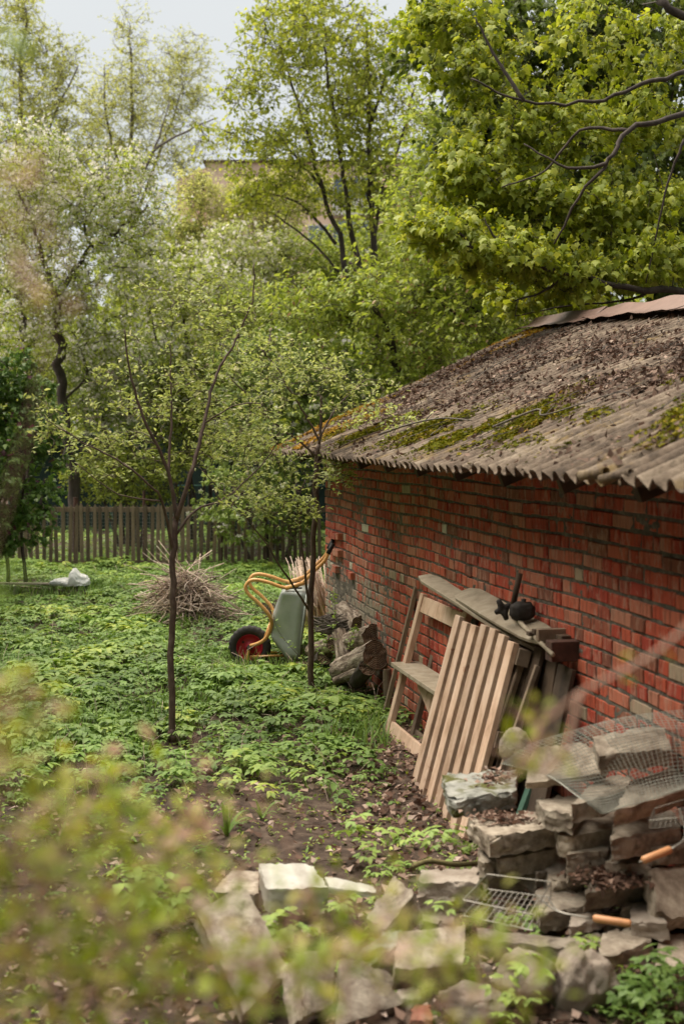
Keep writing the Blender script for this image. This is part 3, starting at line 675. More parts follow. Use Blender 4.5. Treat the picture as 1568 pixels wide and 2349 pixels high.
def cover_density(x, y):
    # bare, leaf strewn earth round the rubble, the pallet feet and the middle foreground
    bare = 1 / (1 + math.exp(-((8.7 + .55 * math.sin(x * 1.7 + .5) - .25 * math.cos(x * 4)) - y) * 3.2))
    if x > .1: bare = max(bare, 1 / (1 + math.exp(-(10.2 - y) * 3)) * min(1, max(0, (x - .0) / .35)))
    if x < -1.75: bare *= max(.15, 1 - (-1.75 - x) * 1.1)
    f = mnoise.fractal(Vector((x * 1.5, y * 1.5, 4)), .8, 2.1, 4)
    d = (1 - .97 * bare) + .10 * (f > .25) * bare
    d *= 1.0 + .4 * f
    w_ = (Vector((x, y, 0)) - C0)
    if w_.dot(ndir) < .05 and w_.dot(tdir) > -.1: d = 0
    d *= 1 - .85 * math.exp(-((x + 1.14) / .3) ** 2 - ((y - 9.45) / .4) ** 2)
    if x < -3.2 and 17.6 < y < 18.9: d *= .3
    if -1.15 < x < -.2 and 12.3 < y < 13.1: d *= .35
    return max(0, d)
parts = []; gg = np.random.default_rng(21); tmpl = [goutweed(i, 5 + i % 4) for i in range(6)]
pos = []; 
for (x0, x1, y0, y1, den) in ((-4.2, 2.2, 4.4, 10.5, 85), (-5, 2, 10.5, 14.5, 95), (-6.4, 2.4, 14.5, 23.5, 80), (-9, 4, 23.5, 33, 18)):
    n = int((x1 - x0) * (y1 - y0) * den); X = gg.uniform(x0, x1, n); Y = gg.uniform(y0, y1, n); u = gg.uniform(0, 1, n)
    for x, y, q in zip(X, Y, u):
        if abs(x) > .27 * y + .7: continue
        d = cover_density(x, y)
        if q < d: pos.append((x, y, d))
pos = np.array(pos); n = len(pos); which = gg.integers(0, 6, n)
hz = gh(pos[:, 0], pos[:, 1]); pn = np.array([mnoise.noise(Vector((a * 1.1, b * 1.1, 2))) for a, b in pos[:, :2]])
size = (.125 + .08 * pn + gg.normal(0, .02, n)) * np.clip(.45 + .6 * pos[:, 2], .5, 1.1)
for k in range(6):
    s_ = which == k; m = s_.sum(); Rm = rots(gg.uniform(0, 6.28, m), gg.normal(0, .12, m), gg.normal(0, .12, m))
    parts.append(inst(tmpl[k][0], tmpl[k][1], Rm, np.stack([pos[s_, 0], pos[s_, 1], hz[s_] - .01], 1), np.clip(size[s_], .05, .22), np.clip(.45 + .55 * pn[s_] + gg.normal(0, .17, m), .05, .98), tmpl[k][2]))
V, F, T = cat_(parts); link('ground_cover', np_mesh('ground_cover', V, F, T), M['leaf_cover'], label='dense low green leafy weeds carpeting the garden', cat='ground cover', kind='stuff')
mb = MB()
for i in range(700):
    y = random.uniform(7, 21); x = random.uniform(-.25 * y, .3)
    if cover_density(x, y) < .3: continue
    a = random.uniform(0, 6.3); L = random.uniform(.12, .34); z = float(gh(x, y)); mb.t = random.random(); lean = random.uniform(.1, .9)
    mb.tube([(x, y, z), (x + L * .4 * lean * math.cos(a), y + L * .4 * lean * math.sin(a), z + L * .6), (x + L * lean * math.cos(a), y + L * lean * math.sin(a), z + L * (1.05 - .5 * lean))], [.0022, .0012], 4)
mb.build('dead_stalks', M['twig_pale'], label='dry pale dead stalks standing among the leafy weeds', cat='dead stalks', kind='stuff')
# small seedlings on the bare soil
n = 2600; X = gg.uniform(-3, 1.6, n); Y = gg.uniform(5, 10, n); P = np.stack([X, Y, gh(X, Y) + .01], 1)
V, F, T = scatter_leaves(np.repeat(P, 3, 0) + gg.normal(0, .012, (n * 3, 3)), LEAF, .028, 31, .75, .2, (.3, .4)); link('seedlings', np_mesh('seedlings', V, F, T), M['leaf_cover'], label='tiny green seedlings scattered over the bare brown soil', cat='seedlings', kind='stuff')
# grass blades in the far left of the garden
n = 26000; Y = gg.uniform(9.3, 23, n); X = gg.uniform(-1, .12, n) * Y * .27 ; ok = np.array([mnoise.noise(Vector((a * .8, b * .5, 12))) > .02 for a, b in zip(X, Y)]); X, Y = X[ok], Y[ok]
n = len(X); BL = ([(-.035, 0, 0), (.035, 0, 0), (-.025, .5, .04), (.025, .5, .04), (0, 1, -.12)], [(0, 1, 3), (0, 3, 2), (2, 3, 4)])
V, F, T = inst(BL[0], BL[1], rots(gg.uniform(0, 6.28, n), gg.normal(1.15, .25, n), gg.normal(0, .2, n)), np.stack([X, Y, gh(X, Y)], 1), gg.uniform(.1, .22, n), np.clip(gg.normal(.35, .2, n), 0, 1))
link('grass', np_mesh('grass', V, F, T), M['leaf_cover'], label='thin grass blades growing among the leafy weeds', cat='grass', kind='stuff')
# dead leaves on the ground
n = 26000; X = gg.uniform(-3.2, 1.9, n); Y = gg.uniform(4.6, 11.5, n)
def lit(x, y):
    f = mnoise.fractal(Vector((x * 2, y * 2, 8)), .8, 2.1, 4); a = math.exp(-((x - (.62 - .15 * (y - 7.5))) / .45) ** 2) * 1.1 if y > 6.2 else .25
    return .2 + a + .35 * f
ok = np.array([gg.uniform() < lit(a, b) for a, b in zip(X, Y)]); X, Y = X[ok], Y[ok]; n = len(X)
V, F, T = inst(LEAFW[0], LEAFW[1], rots(gg.uniform(0, 6.28, n), gg.normal(0, .4, n), gg.normal(0, .5, n)), np.stack([X, Y, gh(X, Y) + gg.uniform(.004, .03, n)], 1), gg.uniform(.018, .065, n), gg.beta(1.9, 1.8, n))
link('leaf_litter', np_mesh('leaf_litter', V, F, T), M['litter'], label='brown dead leaves lying on the soil beside the pallet', cat='dead leaves', kind='stuff')
mb = MB()
for i in range(260):
    x, y = random.uniform(-2.6, 1.2), random.uniform(5, 9.8); a = random.uniform(0, 6.3); L = random.uniform(.04, .22); z = float(gh(x, y)) + .015; mb.t = random.random()
    mb.tube([(x, y, z), (x + L * .5 * math.cos(a) + random.gauss(0, .01), y + L * .5 * math.sin(a), z + .012), (x + L * math.cos(a), y + L * math.sin(a), z)], .0022, 4)
mb.build('ground_twigs', M['twig_brown'], label='short broken twigs scattered on the bare soil', cat='twigs', kind='stuff')

# ================================================================== WHEELBARROW (tipped up on its nose)
wb = empty('wheelbarrow', D(569, 1535, 12.9), label='wheelbarrow with orange tube frame and grey tray tipped up on its nose', cat='wheelbarrow')
path = [(572, 1487), (595, 1478), (612, 1462), (622, 1434), (616, 1409), (592, 1382), (571, 1364), (563, 1348), (571, 1334), (587, 1330), (616, 1336), (654, 1348), (687, 1341), (708, 1322), (726, 1304), (744, 1286), (753, 1268)]
grip = [(752, 1270), (764, 1247)]
for Zc, Zw in ((12.75, 12.95), (12.75, 12.95)):
    pass
def wbp(p, dz): v = D(p[0], p[1], 12.72); return v + Vector((0, dz, 0))
for dz in (0.0, .52):
    n = len(path); P = []
    for i, p in enumerate(path):
        f = min(1, max(0, (4 - i) / 4)); P.append(wbp(p, dz * (1 - f) + (.26 + (dz - .26) * .42) * f))
    mb = MB(); mb.tube(smooth_path(P, 5), .0165, 10); mb.build('frame_tube', M['orange'], wb, smooth=True)
    mb = MB(); mb.tube([wbp(grip[0], dz), wbp((756, 1262), dz), wbp(grip[1], dz)], [.022, .021, .02], 10); mb.build('grip', M['black'], wb, smooth=True)
    # nose legs
    q = .26 + (dz - .26) * .42
    mb = MB(); mb.tube(smooth_path([wbp((570, 1492), q), wbp((566, 1510), q), wbp((565, 1531), q)], 3), .012, 8); mb.tube([wbp((572, 1512), q), wbp((648, 1510), q)], .011, 8)
    mb.tube([wbp((604, 1472), q), wbp((616, 1440), q)], .012, 8); mb.tube([wbp((654, 1350), dz), wbp((700, 1336), dz)], .02, 8); mb.build('nose_leg', M['orange'], wb, smooth=True)
mb = MB(); mb.tube([wbp((648, 1510), .15), wbp((648, 1510), .37)], .011, 8); mb.tube([wbp((617, 1440), .12), wbp((617, 1440), .42)], .012, 8); mb.build('cross_bar', M['orange'], wb, smooth=True)
mb = MB(); mb.box(wbp((672, 1349), .0), (.16, .03, .012)); mb.box(wbp((672, 1349), .52), (.16, .03, .012)); mb.build('bracket', M['black'], wb)
# tray
prof = [((704, 1357), .31), ((646, 1354), .29), ((624, 1412), .235), ((619, 1462), .22), ((655, 1515), .255), ((685, 1511), .30)]
me = bpy.data.meshes.new('tray'); bm = bmesh.new(); A = []; Bv = []
for p, hw in prof:
    v = wbp(p, .26); A.append(bm.verts.new(v + Vector((0, -hw, 0)))); Bv.append(bm.verts.new(v + Vector((0, hw, 0))))
bm.faces.new(A); bm.faces.new(Bv[::-1])
for i in range(5): bm.faces.new((A[i + 1], A[i], Bv[i], Bv[i + 1]))
bm.edges.ensure_lookup_table()
bmesh.ops.bevel(bm, geom=[e for e in bm.edges if len(e.link_faces) == 2], offset=.055, segments=4, affect='EDGES', profile=.6)
bmesh.ops.triangulate(bm, faces=[f for f in bm.faces if len(f.verts) > 4]); bmesh.ops.subdivide_edges(bm, edges=bm.edges, cuts=2, use_grid_fill=True)
for v in bm.verts:
    d = mnoise.noise(v.co * 7) * .012 + mnoise.noise(v.co * 3) * .01; v.co.y += d; v.co.x += d * .5
    c = wbp((640, 1455), -.05)
    for cx, cy_, rr, dp in ((640, 1445, .07, .022), (650, 1470, .05, .018), (655, 1390, .06, .012)):
        q = wbp((cx, cy_), .0); dd = math.hypot(v.co.x - q.x, v.co.z - q.z)
        if v.co.y < 12.85: v.co.y += dp * math.exp(-(dd / rr) ** 2)
bm.normal_update(); bm.to_mesh(me); bm.free(); tr_ = link('tray', me, M['zinc'], wb, smooth=True); tr_.modifiers.new('s', 'SOLIDIFY').thickness = .002
mb = MB()
for sgn in (-1, 1): mb.tube([wbp((704, 1357), .26 + sgn * .31), wbp((685, 1511), .26 + sgn * .3)], .008, 8)
mb.tube([wbp((704, 1357), -.05), wbp((704, 1357), .57)], .008, 8); mb.build('rim', M['zinc'], wb, smooth=True)
# wheel
WC = wbp((569, 1488), .26 - .02); WC.z = D(569, 1488, 12.85).z
def spin(profile, c, n, fn=None):
    V = []; F = []; k = len(profile)
    for i in range(n):
        a = 2 * math.pi * i / n
        for j, (r_, y) in enumerate(profile):
            rr = r_ + (fn(i, j) if fn else 0); V.append((c[0] + rr * math.cos(a), c[1] + y, c[2] + rr * math.sin(a)))
    F = [(i * k + j, i * k + (j + 1), ((i + 1) % n) * k + j + 1, ((i + 1) % n) * k + j) for i in range(n) for j in range(k - 1)]
    return V, F
wh = empty('wheel', WC); wh.parent = wb; wh.matrix_parent_inverse = wb.matrix_basis.inverted()
tp = [(.118, -.03), (.128, -.042), (.15, -.05), (.172, -.046), (.186, -.036), (.19, -.018), (.191, 0), (.19, .018), (.186, .036), (.172, .046), (.15, .05), (.128, .042), (.118, .03)]
mb = MB(); mb.add(*spin(tp, WC, 96, lambda i, j: (.006 if i % 4 < 2 else 0) if 4 <= j <= 8 else ((.004 if (i % 4 < 2) else 0) if j in (3, 9) else 0))); mb.build('tyre', M['tyre'], wh, smooth=True)
mb = MB(); mb.add(*spin([(.12, -.036), (.117, -.04), (.112, -.03), (.1, -.014), (.07, -.008), (.045, -.012), (.03, -.03), (.0, -.03)], WC, 48)); mb.add(*spin([(.12, .036), (.112, .03), (.1, .014), (.05, .012), (0, .03)], WC, 48)); mb.build('rim', M['wheelred'], wh, smooth=True)
mb = MB(); mb.tube([WC + Vector((0, -.13, 0)), WC + Vector((0, .13, 0))], .012, 10); mb.tube([WC + Vector((0, -.06, 0)), WC + Vector((0, -.035, 0))], .026, 12)
for i in range(3): a = i * 2.1 + .4; mb.tube([WC + Vector((.075 * math.cos(a), -.012, .075 * math.sin(a))), WC + Vector((.075 * math.cos(a), -.005, .075 * math.sin(a)))], .011, 10)
mb.build('hub', M['darkiron'], wh, smooth=True)

# ================================================================== LOGS
def log(A, Bp, r0, r1, seed, lab, name='log', split=False, mat='bark_log', group='logs piled against the brick wall', face=True):
    A = Vector(A); Bp = Vector(Bp); ax = Bp - A; L = ax.length; q = ax.to_track_quat('Z', 'Y'); n = 30; k = max(6, int(L / .03)); V = []; F = []
    for i in range(k + 1):
        for j in range(n):
            a = 2 * math.pi * j / n; r_ = r0 + (r1 - r0) * i / k
            c, s = math.cos(a), math.sin(a)
            r_ *= 1 + .07 * mnoise.noise(Vector((c * 1.2, s * 1.2, seed))) + .13 * mnoise.noise(Vector((c * 7, s * 7, i * L / k * 4 + seed))) + .10 * mnoise.noise(Vector((c * 13, s * 13, i * L / k * 12 + seed)))
            if split and s < -.1: r_ *= .35 / max(.35, -s)
            V.append((r_ * c, r_ * s, L * i / k + (.012 * mnoise.noise(Vector((c * 3, s * 3, seed + 5))) if i in (0, k) else 0)))
    F = [(i * n + j, i * n + (j + 1) % n, (i + 1) * n + (j + 1) % n, (i + 1) * n + j) for i in range(k) for j in range(n)]
    root = empty(name, A, label=lab, cat='log', group=group); root.rotation_mode = 'QUATERNION'; root.rotation_quaternion = q
    me = bpy.data.meshes.new('bark'); me.from_pydata(V, [], F); me.update(); b = bpy.data.objects.new('bark', me); COL.objects.link(b); b.parent = root; me.materials.append(M[mat]); me.polygons.foreach_set('use_smooth', [True] * len(F))
    if face:
        for i0, z in ((0, -1), (k, 1)):
            ring = [Vector(V[i0 * n + j]) for j in range(n)]; VV = []; FF = []
            for m_, f in enumerate((1.0, .9, .6, .3)):
                for v in ring: VV.append((v.x * f, v.y * f, v.z + z * (.0 if m_ == 0 else -.004 + .006 * mnoise.noise(Vector((v.x * 30 * f, v.y * 30 * f, seed))))))
            VV.append((0, 0, ring[0].z)); c = len(VV) - 1
            for m_ in range(3):
                for j in range(n): a, b2 = m_ * n + j, m_ * n + (j + 1) % n; FF.append((a, b2, b2 + n, a + n))
            FF += [(3 * n + j, 3 * n + (j + 1) % n, c) for j in range(n)]
            me = bpy.data.meshes.new('cut_face'); me.from_pydata(VV, [], FF); me.update(); me.materials.append(M['endgrain']); o = bpy.data.objects.new('cut_face', me); COL.objects.link(o); o.parent = root
    return root
log(D(862, 1503, 11.15), D(778, 1540, 11.75), .115, .1, 1, 'thick log with a wide round brown cut face beside the leaning plank')
log(D(858, 1461, 11.5), D(785, 1478, 12.3), .1, .09, 2, 'log with a hollow shadowed end lying on top of the thickest log')
log(D(828, 1437, 12.1), D(790, 1402, 12.75), .092, .095, 3, 'dark ended log highest on the pile against the brick wall', mat='bark_log')
log(D(792, 1517, 11.9), D(779, 1452, 12.15), .066, .062, 4, 'deeply furrowed grey log standing on end in the middle of the pile')
log(D(764, 1477, 12.1), D(712, 1492, 12.5), .062, .055, 5, 'grey split log directly right of the wheelbarrow tray')
log(D(824, 1538, 11.25), D(768, 1562, 11.45), .036, .03, 6, 'thin branch log lying in the weeds below the pile')
log(D(842, 1530, 11.1), D(815, 1565, 11.3), .07, .055, 7, 'dark brown broken root stump below the thickest log', mat='bark_dark')
log(D(764, 1415, 12.6), D(727, 1424, 12.9), .03, .035, 8, 'thin dark log lying across the back of the pile', mat='bark_dark')
log(D(820, 1480, 11.9), D(800, 1500, 12.3), .06, .06, 9, 'short pale barked log wedged between two thicker logs')
log(D(745, 1505, 12.2), D(720, 1520, 12.7), .07, .07, 10, 'dark log at the bottom left of the pile by the thin tree', mat='bark_dark')
log(D(887, 1535, 10.95), D(889, 1600, 10.95), .032, .036, 11, 'small upright wood post behind the foot of the leaning plank', mat='oldwood')
log(D(790, 1545, 11.9), D(745, 1550, 12.4), .07, .07, 16, 'half hidden dark log under the furrowed one', mat='bark_dark')
log(D(700, 1522, 12.55), D(700, 1556, 12.55), .115, .125, 12, 'low dark tree stump behind the thin tree trunk', name='tree_stump', mat='bark_dark', group='stumps')
# twigs heaped on the logs
def heap(name, lab, cat, cx, cy, Z, w_, h_, n, mat, seed, rr=(.002, .006), Lr=(.3, .9), parts2=None, dirb=None, kind=None):
    g = np.random.default_rng(seed); t = empty(name, D(cx, cy, Z) * 1.0, label=lab, cat=cat); base = D(cx, cy, Z); base.z = float(gh(base.x, base.y)); t.location = base
    for nm, mt, cnt, rmul in [('sticks', mat, n, 1.0)] + (parts2 or []):
        mb = MB()
        for i in range(cnt):
            f = g.uniform(0, 1); th = g.uniform(0, 6.283); rad = w_ * math.sqrt(g.uniform()) * (1 - .5 * f); c = Vector((rad * math.cos(th) * .7, rad * math.sin(th) * .7, h_ * f * math.exp(-(rad / w_) ** 2 * 1.2) + .02))
            a = g.uniform(0, 6.283) if dirb is None else g.normal(dirb[0], .45); el = g.normal(.1, .35) if dirb is None else g.normal(dirb[1], .28)
            if g.uniform() < .12: el = g.uniform(.5, 1.2)
            L = g.uniform(*Lr); d = Vector((math.cos(a) * math.cos(el), math.sin(a) * math.cos(el), math.sin(el))); P = []
            for j in range(5): P.append(base + c + d * L * (j / 4 - .5) + Vector(g.normal(0, .018, 3)) + Vector((0, 0, -.08 * L * (j / 4 - .5) ** 2 * 4)))
            for p in P: p.z = max(p.z, base.z + .015)
            r_ = g.uniform(*rr) * rmul; mb.t = float(g.uniform()); mb.tube(P, [r_, r_ * .5], 5)
        o = mb.build(nm, M[mt], t, smooth=True, kind='stuff')
    return t
heap('twig_heap', 'small heap of grey twigs lying on top of the logs', 'twigs', 762, 1462, 12.4, .16, .12, 5, 'twig_brown', 2, Lr=(.1, .3))
mb = MB(); gg2 = random.Random(4)
for i in range(60):
    c = D(gg2.uniform(735, 795), gg2.uniform(1422, 1452), 12.3 + gg2.uniform(-.15, .15)); a = gg2.uniform(-.6, .6) + (math.pi if gg2.random() < .5 else 0); L = gg2.uniform(.08, .3); d = Vector((math.cos(a), gg2.uniform(-.5, .5), gg2.uniform(-.5, .4))); mb.t = gg2.uniform(.1, .7)
    mb.tube([c - d * L / 2, c + Vector((0, 0, gg2.gauss(0, .02))), c + d * L / 2], gg2.uniform(.003, .009), 5)
mb.build('twig_bundle', M['bark_grey'], smooth=True, label='grey broken twigs lying over the middle logs of the pile', cat='twigs', kind='stuff')
heap('brush_pile', 'big pile of pale dry cut branches behind the left young tree', 'brush pile', 424, 1418, 15.9, .62, .56, 300, 'twig_pale', 3, rr=(.0035, .009), Lr=(.5, 1.2), parts2=[('twigs', 'twig_brown', 140, .7), ('long_sticks', 'twig_white', 34, 1.25)])
heap('brush_pile', 'flat spread of thin brown brushwood behind the wheelbarrow frame', 'brush pile', 655, 1395, 15.6, .5, .28, 40, 'twig_brown', 4, rr=(.003, .006), Lr=(.3, .8), parts2=[('twigs', 'twig_brown', 160, .7)])
t = empty('stick_bundle', D(725, 1480, 14.3), label='bundle of pale dry sticks leaning against the far brick corner', cat='stick bundle'); mb = MB(); g2 = np.random.default_rng(5)
for i in range(150):
    x = g2.uniform(700, 748); top = D(x + g2.normal(-22, 14), g2.uniform(1275, 1330), 14.3 + g2.uniform(-.2, .4)); bot = D(x + g2.normal(8, 10), g2.uniform(1390, 1480), 14.2 + g2.uniform(-.2, .3)); m = (top + bot) / 2 + Vector(g2.normal(0, .03, 3)); mb.t = float(g2.uniform(.3, 1)); mb.tube([bot, m, top], [.007, .004], 5)
mb.build('sticks', M['twig_pale'], t, smooth=True, kind='stuff')

# ================================================================== SACK AND BOARDS at far left
o_ = D(160, 1363, 18.7)
me = bpy.data.meshes.new('sack'); bm = bmesh.new(); bmesh.ops.create_icosphere(bm, subdivisions=5, radius=1)
for v in bm.verts:
    c = v.co.copy(); n_ = mnoise.fractal(c * 1.6 + Vector((3, 1, 2)), .9, 2.1, 4); f = 1 + .16 * n_ - .1 * abs(mnoise.noise(c * 4)); x, y, z = c.x * .25 * f, c.y * .18 * f, max(0, c.z + .25) * .11 * f
    z *= 1.35 if x > .02 else .75; z += .06 * math.exp(-((x - .07) / .04) ** 2) * (c.z > 0) ; v.co = Vector((x, y, z))
bm.to_mesh(me); bm.free(); sk = link('plastic_sack', me, M['sack'], smooth=True, label='crumpled white plastic sack lying in the weeds near the fence', cat='sack'); sk.location = (o_.x, o_.y, .13)
b1 = D(-30, 1338, 18.6); b2_ = D(128, 1339, 18.9)
mb = MB(); mb.beam(b1, b2_, .13, .02); mb.build('board', M['greywood'], label='pale grey board lying in the weeds left of the white sack', cat='board')
mb = MB(); mb.beam(D(20, 1345, 19.3), D(188, 1360, 18.6), .06, .035); mb.build('beam', M['oldwood'], label='dark reddish beam lying under the white sack', cat='beam')

# ================================================================== LEANING TIMBER
def wl(s, o, z): return W(s, o, z)
def sw(Z): return (13.7 - Z) / .9798
# plank
mb = MB(); mb.beam(D(955, 1345, 10.3), D(876, 1660, 10.45), .028, .075, up=(0, 1, .2)); mb.build('plank', M['oldwood'], label='long narrow brown plank leaning upright between log pile and frame', cat='plank')
def lean_basis(bot, top):
    up_ = (top - bot).normalized(); nrm = tdir.cross(up_); nrm = nrm if nrm.dot(ndir) > 0 else -nrm; return up_, nrm.normalized()
def slat(mbx, P, up_, nrm, L, wd, th, off=0.0, tilt=0):
    """board standing along up_, wd along the wall, th across, P = bottom centre"""
    m = Matrix((tdir, nrm, up_)).transposed() @ Matrix.Rotation(tilt, 3, 'Y'); c = P + up_ * (L / 2) + nrm * off; mbx.box(c, (wd, th, L), m)
def bev(o, w_=.003):
    b = o.modifiers.new('b', 'BEVEL'); b.width = w_; b.segments = 2; b.limit_method = 'ANGLE'; return o
# slatted pallet
bot = Vector((.427, 8.55, 0)); top = Vector((.70, 8.62, 1.006)); up_, nrm = lean_basis(bot, top)
pal = empty('pallet', bot, label='slatted pine pallet of seven bright slats leaning on the brick wall', cat='pallet')
for i in range(7):
    mb = MB(); mb.t = random.random(); P = bot + tdir * (.172 * i + .02) + Vector((0, 0, -.03)); slat(mb, P, up_, nrm, 1.07 + random.uniform(-.012, .02), .1, .032, 0, R(random.gauss(0, .35))); bev(mb.build('slat', M['pine'], pal))
for z in (.06, .52, .97):
    mb = MB(); mb.t = .2; c = bot + up_ * z - nrm * .06 + tdir * .54; mb.box(c, (1.16, .07, .09), Matrix((tdir, nrm, up_)).transposed()); bev(mb.build('bearer', M['oldwood'], pal))
for i in range(5):
    mb = MB(); P = bot + tdir * (.26 * i) - nrm * .115; slat(mb, P, up_, nrm, 1.05, .1, .02); mb.t = .3; bev(mb.build('back_slat', M['darkwood'], pal))  # back slats coloured dark so the gaps between front slats read as shade
# pine frame with a shelf
bot = Vector((.31, 9.9, 0)); top = D(970, 1365, 9.95); up_, nrm = lean_basis(bot, top); LF = (top - bot).length
fr_ = empty('pine_frame', bot, label='open pine frame with a small shelf leaning beside the slatted pallet', cat='wooden frame')
UM = Matrix((tdir, nrm, up_)).transposed()
for s_, m_ in ((0.02, 'pine'), (1.08, 'pine')):
    mb = MB(); mb.t = .6; mb.box(bot + tdir * s_ + up_ * LF / 2, (.075, .04, LF + .02), UM); bev(mb.build('stile', M[m_], fr_))
    mb = MB(); mb.t = .3; mb.box(bot + tdir * (s_ + .06) + up_ * LF * .48 - nrm * .16, (.07, .035, LF * .96), UM); bev(mb.build('back_stile', M['oldwood'], fr_))
for z, h, o_ in ((LF - .06, .11, .0), (.06, .12, -.0)):
    mb = MB(); mb.t = .8; mb.box(bot + tdir * .55 + up_ * z + nrm * (o_ - .004), (.98, .03, h), UM); bev(mb.build('rail', M['pine'], fr_))
    mb = MB(); mb.t = .3; mb.box(bot + tdir * .6 + up_ * (z - .01) - nrm * .165, (1.0, .022, h), UM); bev(mb.build('back_rail', M['oldwood'], fr_))
mb = MB(); mb.t = .4; mb.box(bot + tdir * .62 + up_ * .52 + nrm * .0, (1.28, .2, .028), Matrix((tdir, ndir, Vector((0, 0, 1)))).transposed()); bev(mb.build('shelf', M['greywood'], fr_))
mb = MB(); q = bot + up_ * .5 - nrm * .02
mb.add([q + tdir * .1, q + tdir * 1.02, q + tdir * 1.02 - up_ * .26, q + tdir * .1 - nrm * .02, q + tdir * 1.02 - nrm * .02, q + tdir * 1.02 - up_ * .26 - nrm * .02], [(0, 1, 2), (5, 4, 3), (0, 3, 4, 1), (1, 4, 5, 2), (2, 5, 3, 0)]); mb.t = .7; mb.build('gusset', M['pine'], fr_)
# grey boards on top
def board(A, Bp, wd, th, mat, lab, up=(0, 0, 1), tap=.5, seed=0, name='board'):
    A = Vector(A); Bp = Vector(Bp); d = Bp - A; L = d.length; d.normalize(); sd2 = d.cross(Vector(up)).normalized(); u = sd2.cross(d); V = []; F = []; n = 14
    for i in range(n + 1):
        f = i / n; wq = wd * (1 if .06 < f < .82 else (.62 if f < .03 else (.86 if f <= .06 else 1 - (f - .82) / .18 * tap))); wq *= 1 + .05 * mnoise.noise(Vector((f * 5, seed, 0))); c = A + d * L * f + u * .01 * mnoise.noise(Vector((f * 3, seed, 3)))
        for a, b in ((-1, -1), (1, -1), (1, 1), (-1, 1)): V.append(tuple(c + sd2 * a * wq / 2 + u * b * th / 2))
    F = [(i * 4 + j, i * 4 + (j + 1) % 4, i * 4 + 4 + (j + 1) % 4, i * 4 + 4 + j) for i in range(n) for j in range(4)] + [(3, 2, 1, 0), (n * 4, n * 4 + 1, n * 4 + 2, n * 4 + 3)]
    me = bpy.data.meshes.new(name); me.from_pydata(V, [], F); me.update(); return bev(link(name, me, M[mat], label=lab, cat='board'))
board(D(972, 1322, 9.35), D(1235, 1486, 7.55), .13, .022, 'greywood', 'long grey weathered board with a rounded end lying across the pallet top', up=(-.15, -.05, 1), seed=1)
board(D(1060, 1358, 8.75), D(1278, 1481, 7.2), .17, .02, 'greywood', 'wider grey board tapering to a point behind the long board', up=(-.3, -.2, 1), tap=.85, seed=2)
mb = MB(); mb.tube([D(1166, 1403, 7.9), D(1267, 1502, 7.05)], [.0125, .0115], 10); mb.build('round_stick', M['greywood'], smooth=True, label='pale round stick slanting down to the right over the boards', cat='stick')
# mallet with upright handle and dark iron claw
mt = empty('mallet', D(1190, 1400, 7.75), label='dark mallet with an upright handle resting on the board ends', cat='mallet')
mb = MB(); mb.tube([D(1191, 1316, 7.75), D(1174, 1395, 7.78)], [.0165, .0155], 12); mb.build('handle', M['darkwood'], mt, smooth=True)
me = bpy.data.meshes.new('head'); bm = bmesh.new(); bmesh.ops.create_icosphere(bm, subdivisions=4, radius=1)
hc = D(1197, 1402, 7.7)
for v in bm.verts:
    c = v.co; f = 1 + .12 * mnoise.noise(c * 2.2) + .05 * mnoise.noise(c * 6); sx = abs(c.x) ** .7 * math.copysign(1, c.x); v.co = hc + Vector((sx * .068 * f, c.y * .05 * f, (abs(c.z) ** .75) * math.copysign(1, c.z) * .052 * f))
bm.to_mesh(me); bm.free(); link('head', me, M['darkiron'], mt, smooth=True)
mb = MB(); c = D(1200, 1374, 7.7); mb.tube([c, c + Vector((0, 0, -.03))], .014, 10); mb.build('knob', M['darkiron'], mt, smooth=True)
cl = empty('iron_claw', D(1153, 1398, 7.8), label='dark four pointed iron claw lying on the boards beside the mallet', cat='iron claw'); mb = MB(); c = D(1153, 1398, 7.72)
for i in range(4):
    a = i * 1.5 + .55; L = .048 + .012 * (i % 2); e = c + Vector((math.cos(a) * L, .0 if i % 2 else .01, math.sin(a) * L)); mb.tube([c, c.lerp(e, .6), c.lerp(e, .92), e], [.026, .016, .014, .008], 10)
mb.tube([c + Vector((0, -.015, 0)), c + Vector((0, .015, 0))], .03, 12); mb.build('claw', M['darkiron'], cl, smooth=True)
# old boards and laths stacked behind, leaning on the wall
labs = ['dark plank at the left of the shadowed stack behind the pallet', 'dark plank second in the shadowed stack behind the pallet', 'rusty brown lath in the middle of the shadowed stack', 'narrow tan lath right of the middle in the shadowed stack', 'dark board near the right end of the shadowed stack', 'tall tan lath close to the right end of the shadowed stack', 'green painted board standing rightmost in the shadowed stack', 'black brown board against the wall at the far right of the stack', 'wide filler board coloured dark for shade at the back of the stack at left', 'wide filler board coloured dark for shade at the back of the stack in the middle', 'wide filler board coloured dark for shade at the back of the stack at right', 'dark board half hidden by the last pallet slat']
data = [(5.65, .36, .07, .9, .13, 'darkwood'), (5.85, .40, .08, .98, .14, 'darkwood'), (6.05, .36, .07, .95, .07, 'darkwood'), (6.2, .43, .10, .93, .045, 'oldwood'), (6.33, .33, .06, .98, .13, 'darkwood'), (6.43, .45, .11, .9, .03, 'oldwood'), (6.5, .3, .07, .55, .06, 'greenwood'), (6.68, .26, .04, .93, .2, 'darkwood'), (5.75, .22, .03, .96, .3, 'darkwood'), (6.1, .2, .03, .97, .3, 'darkwood'), (6.4, .2, .03, .94, .26, 'darkwood'), (5.5, .3, .06, .9, .2, 'darkwood')]  # wide back boards added as filler, coloured dark for the shade behind the pallet
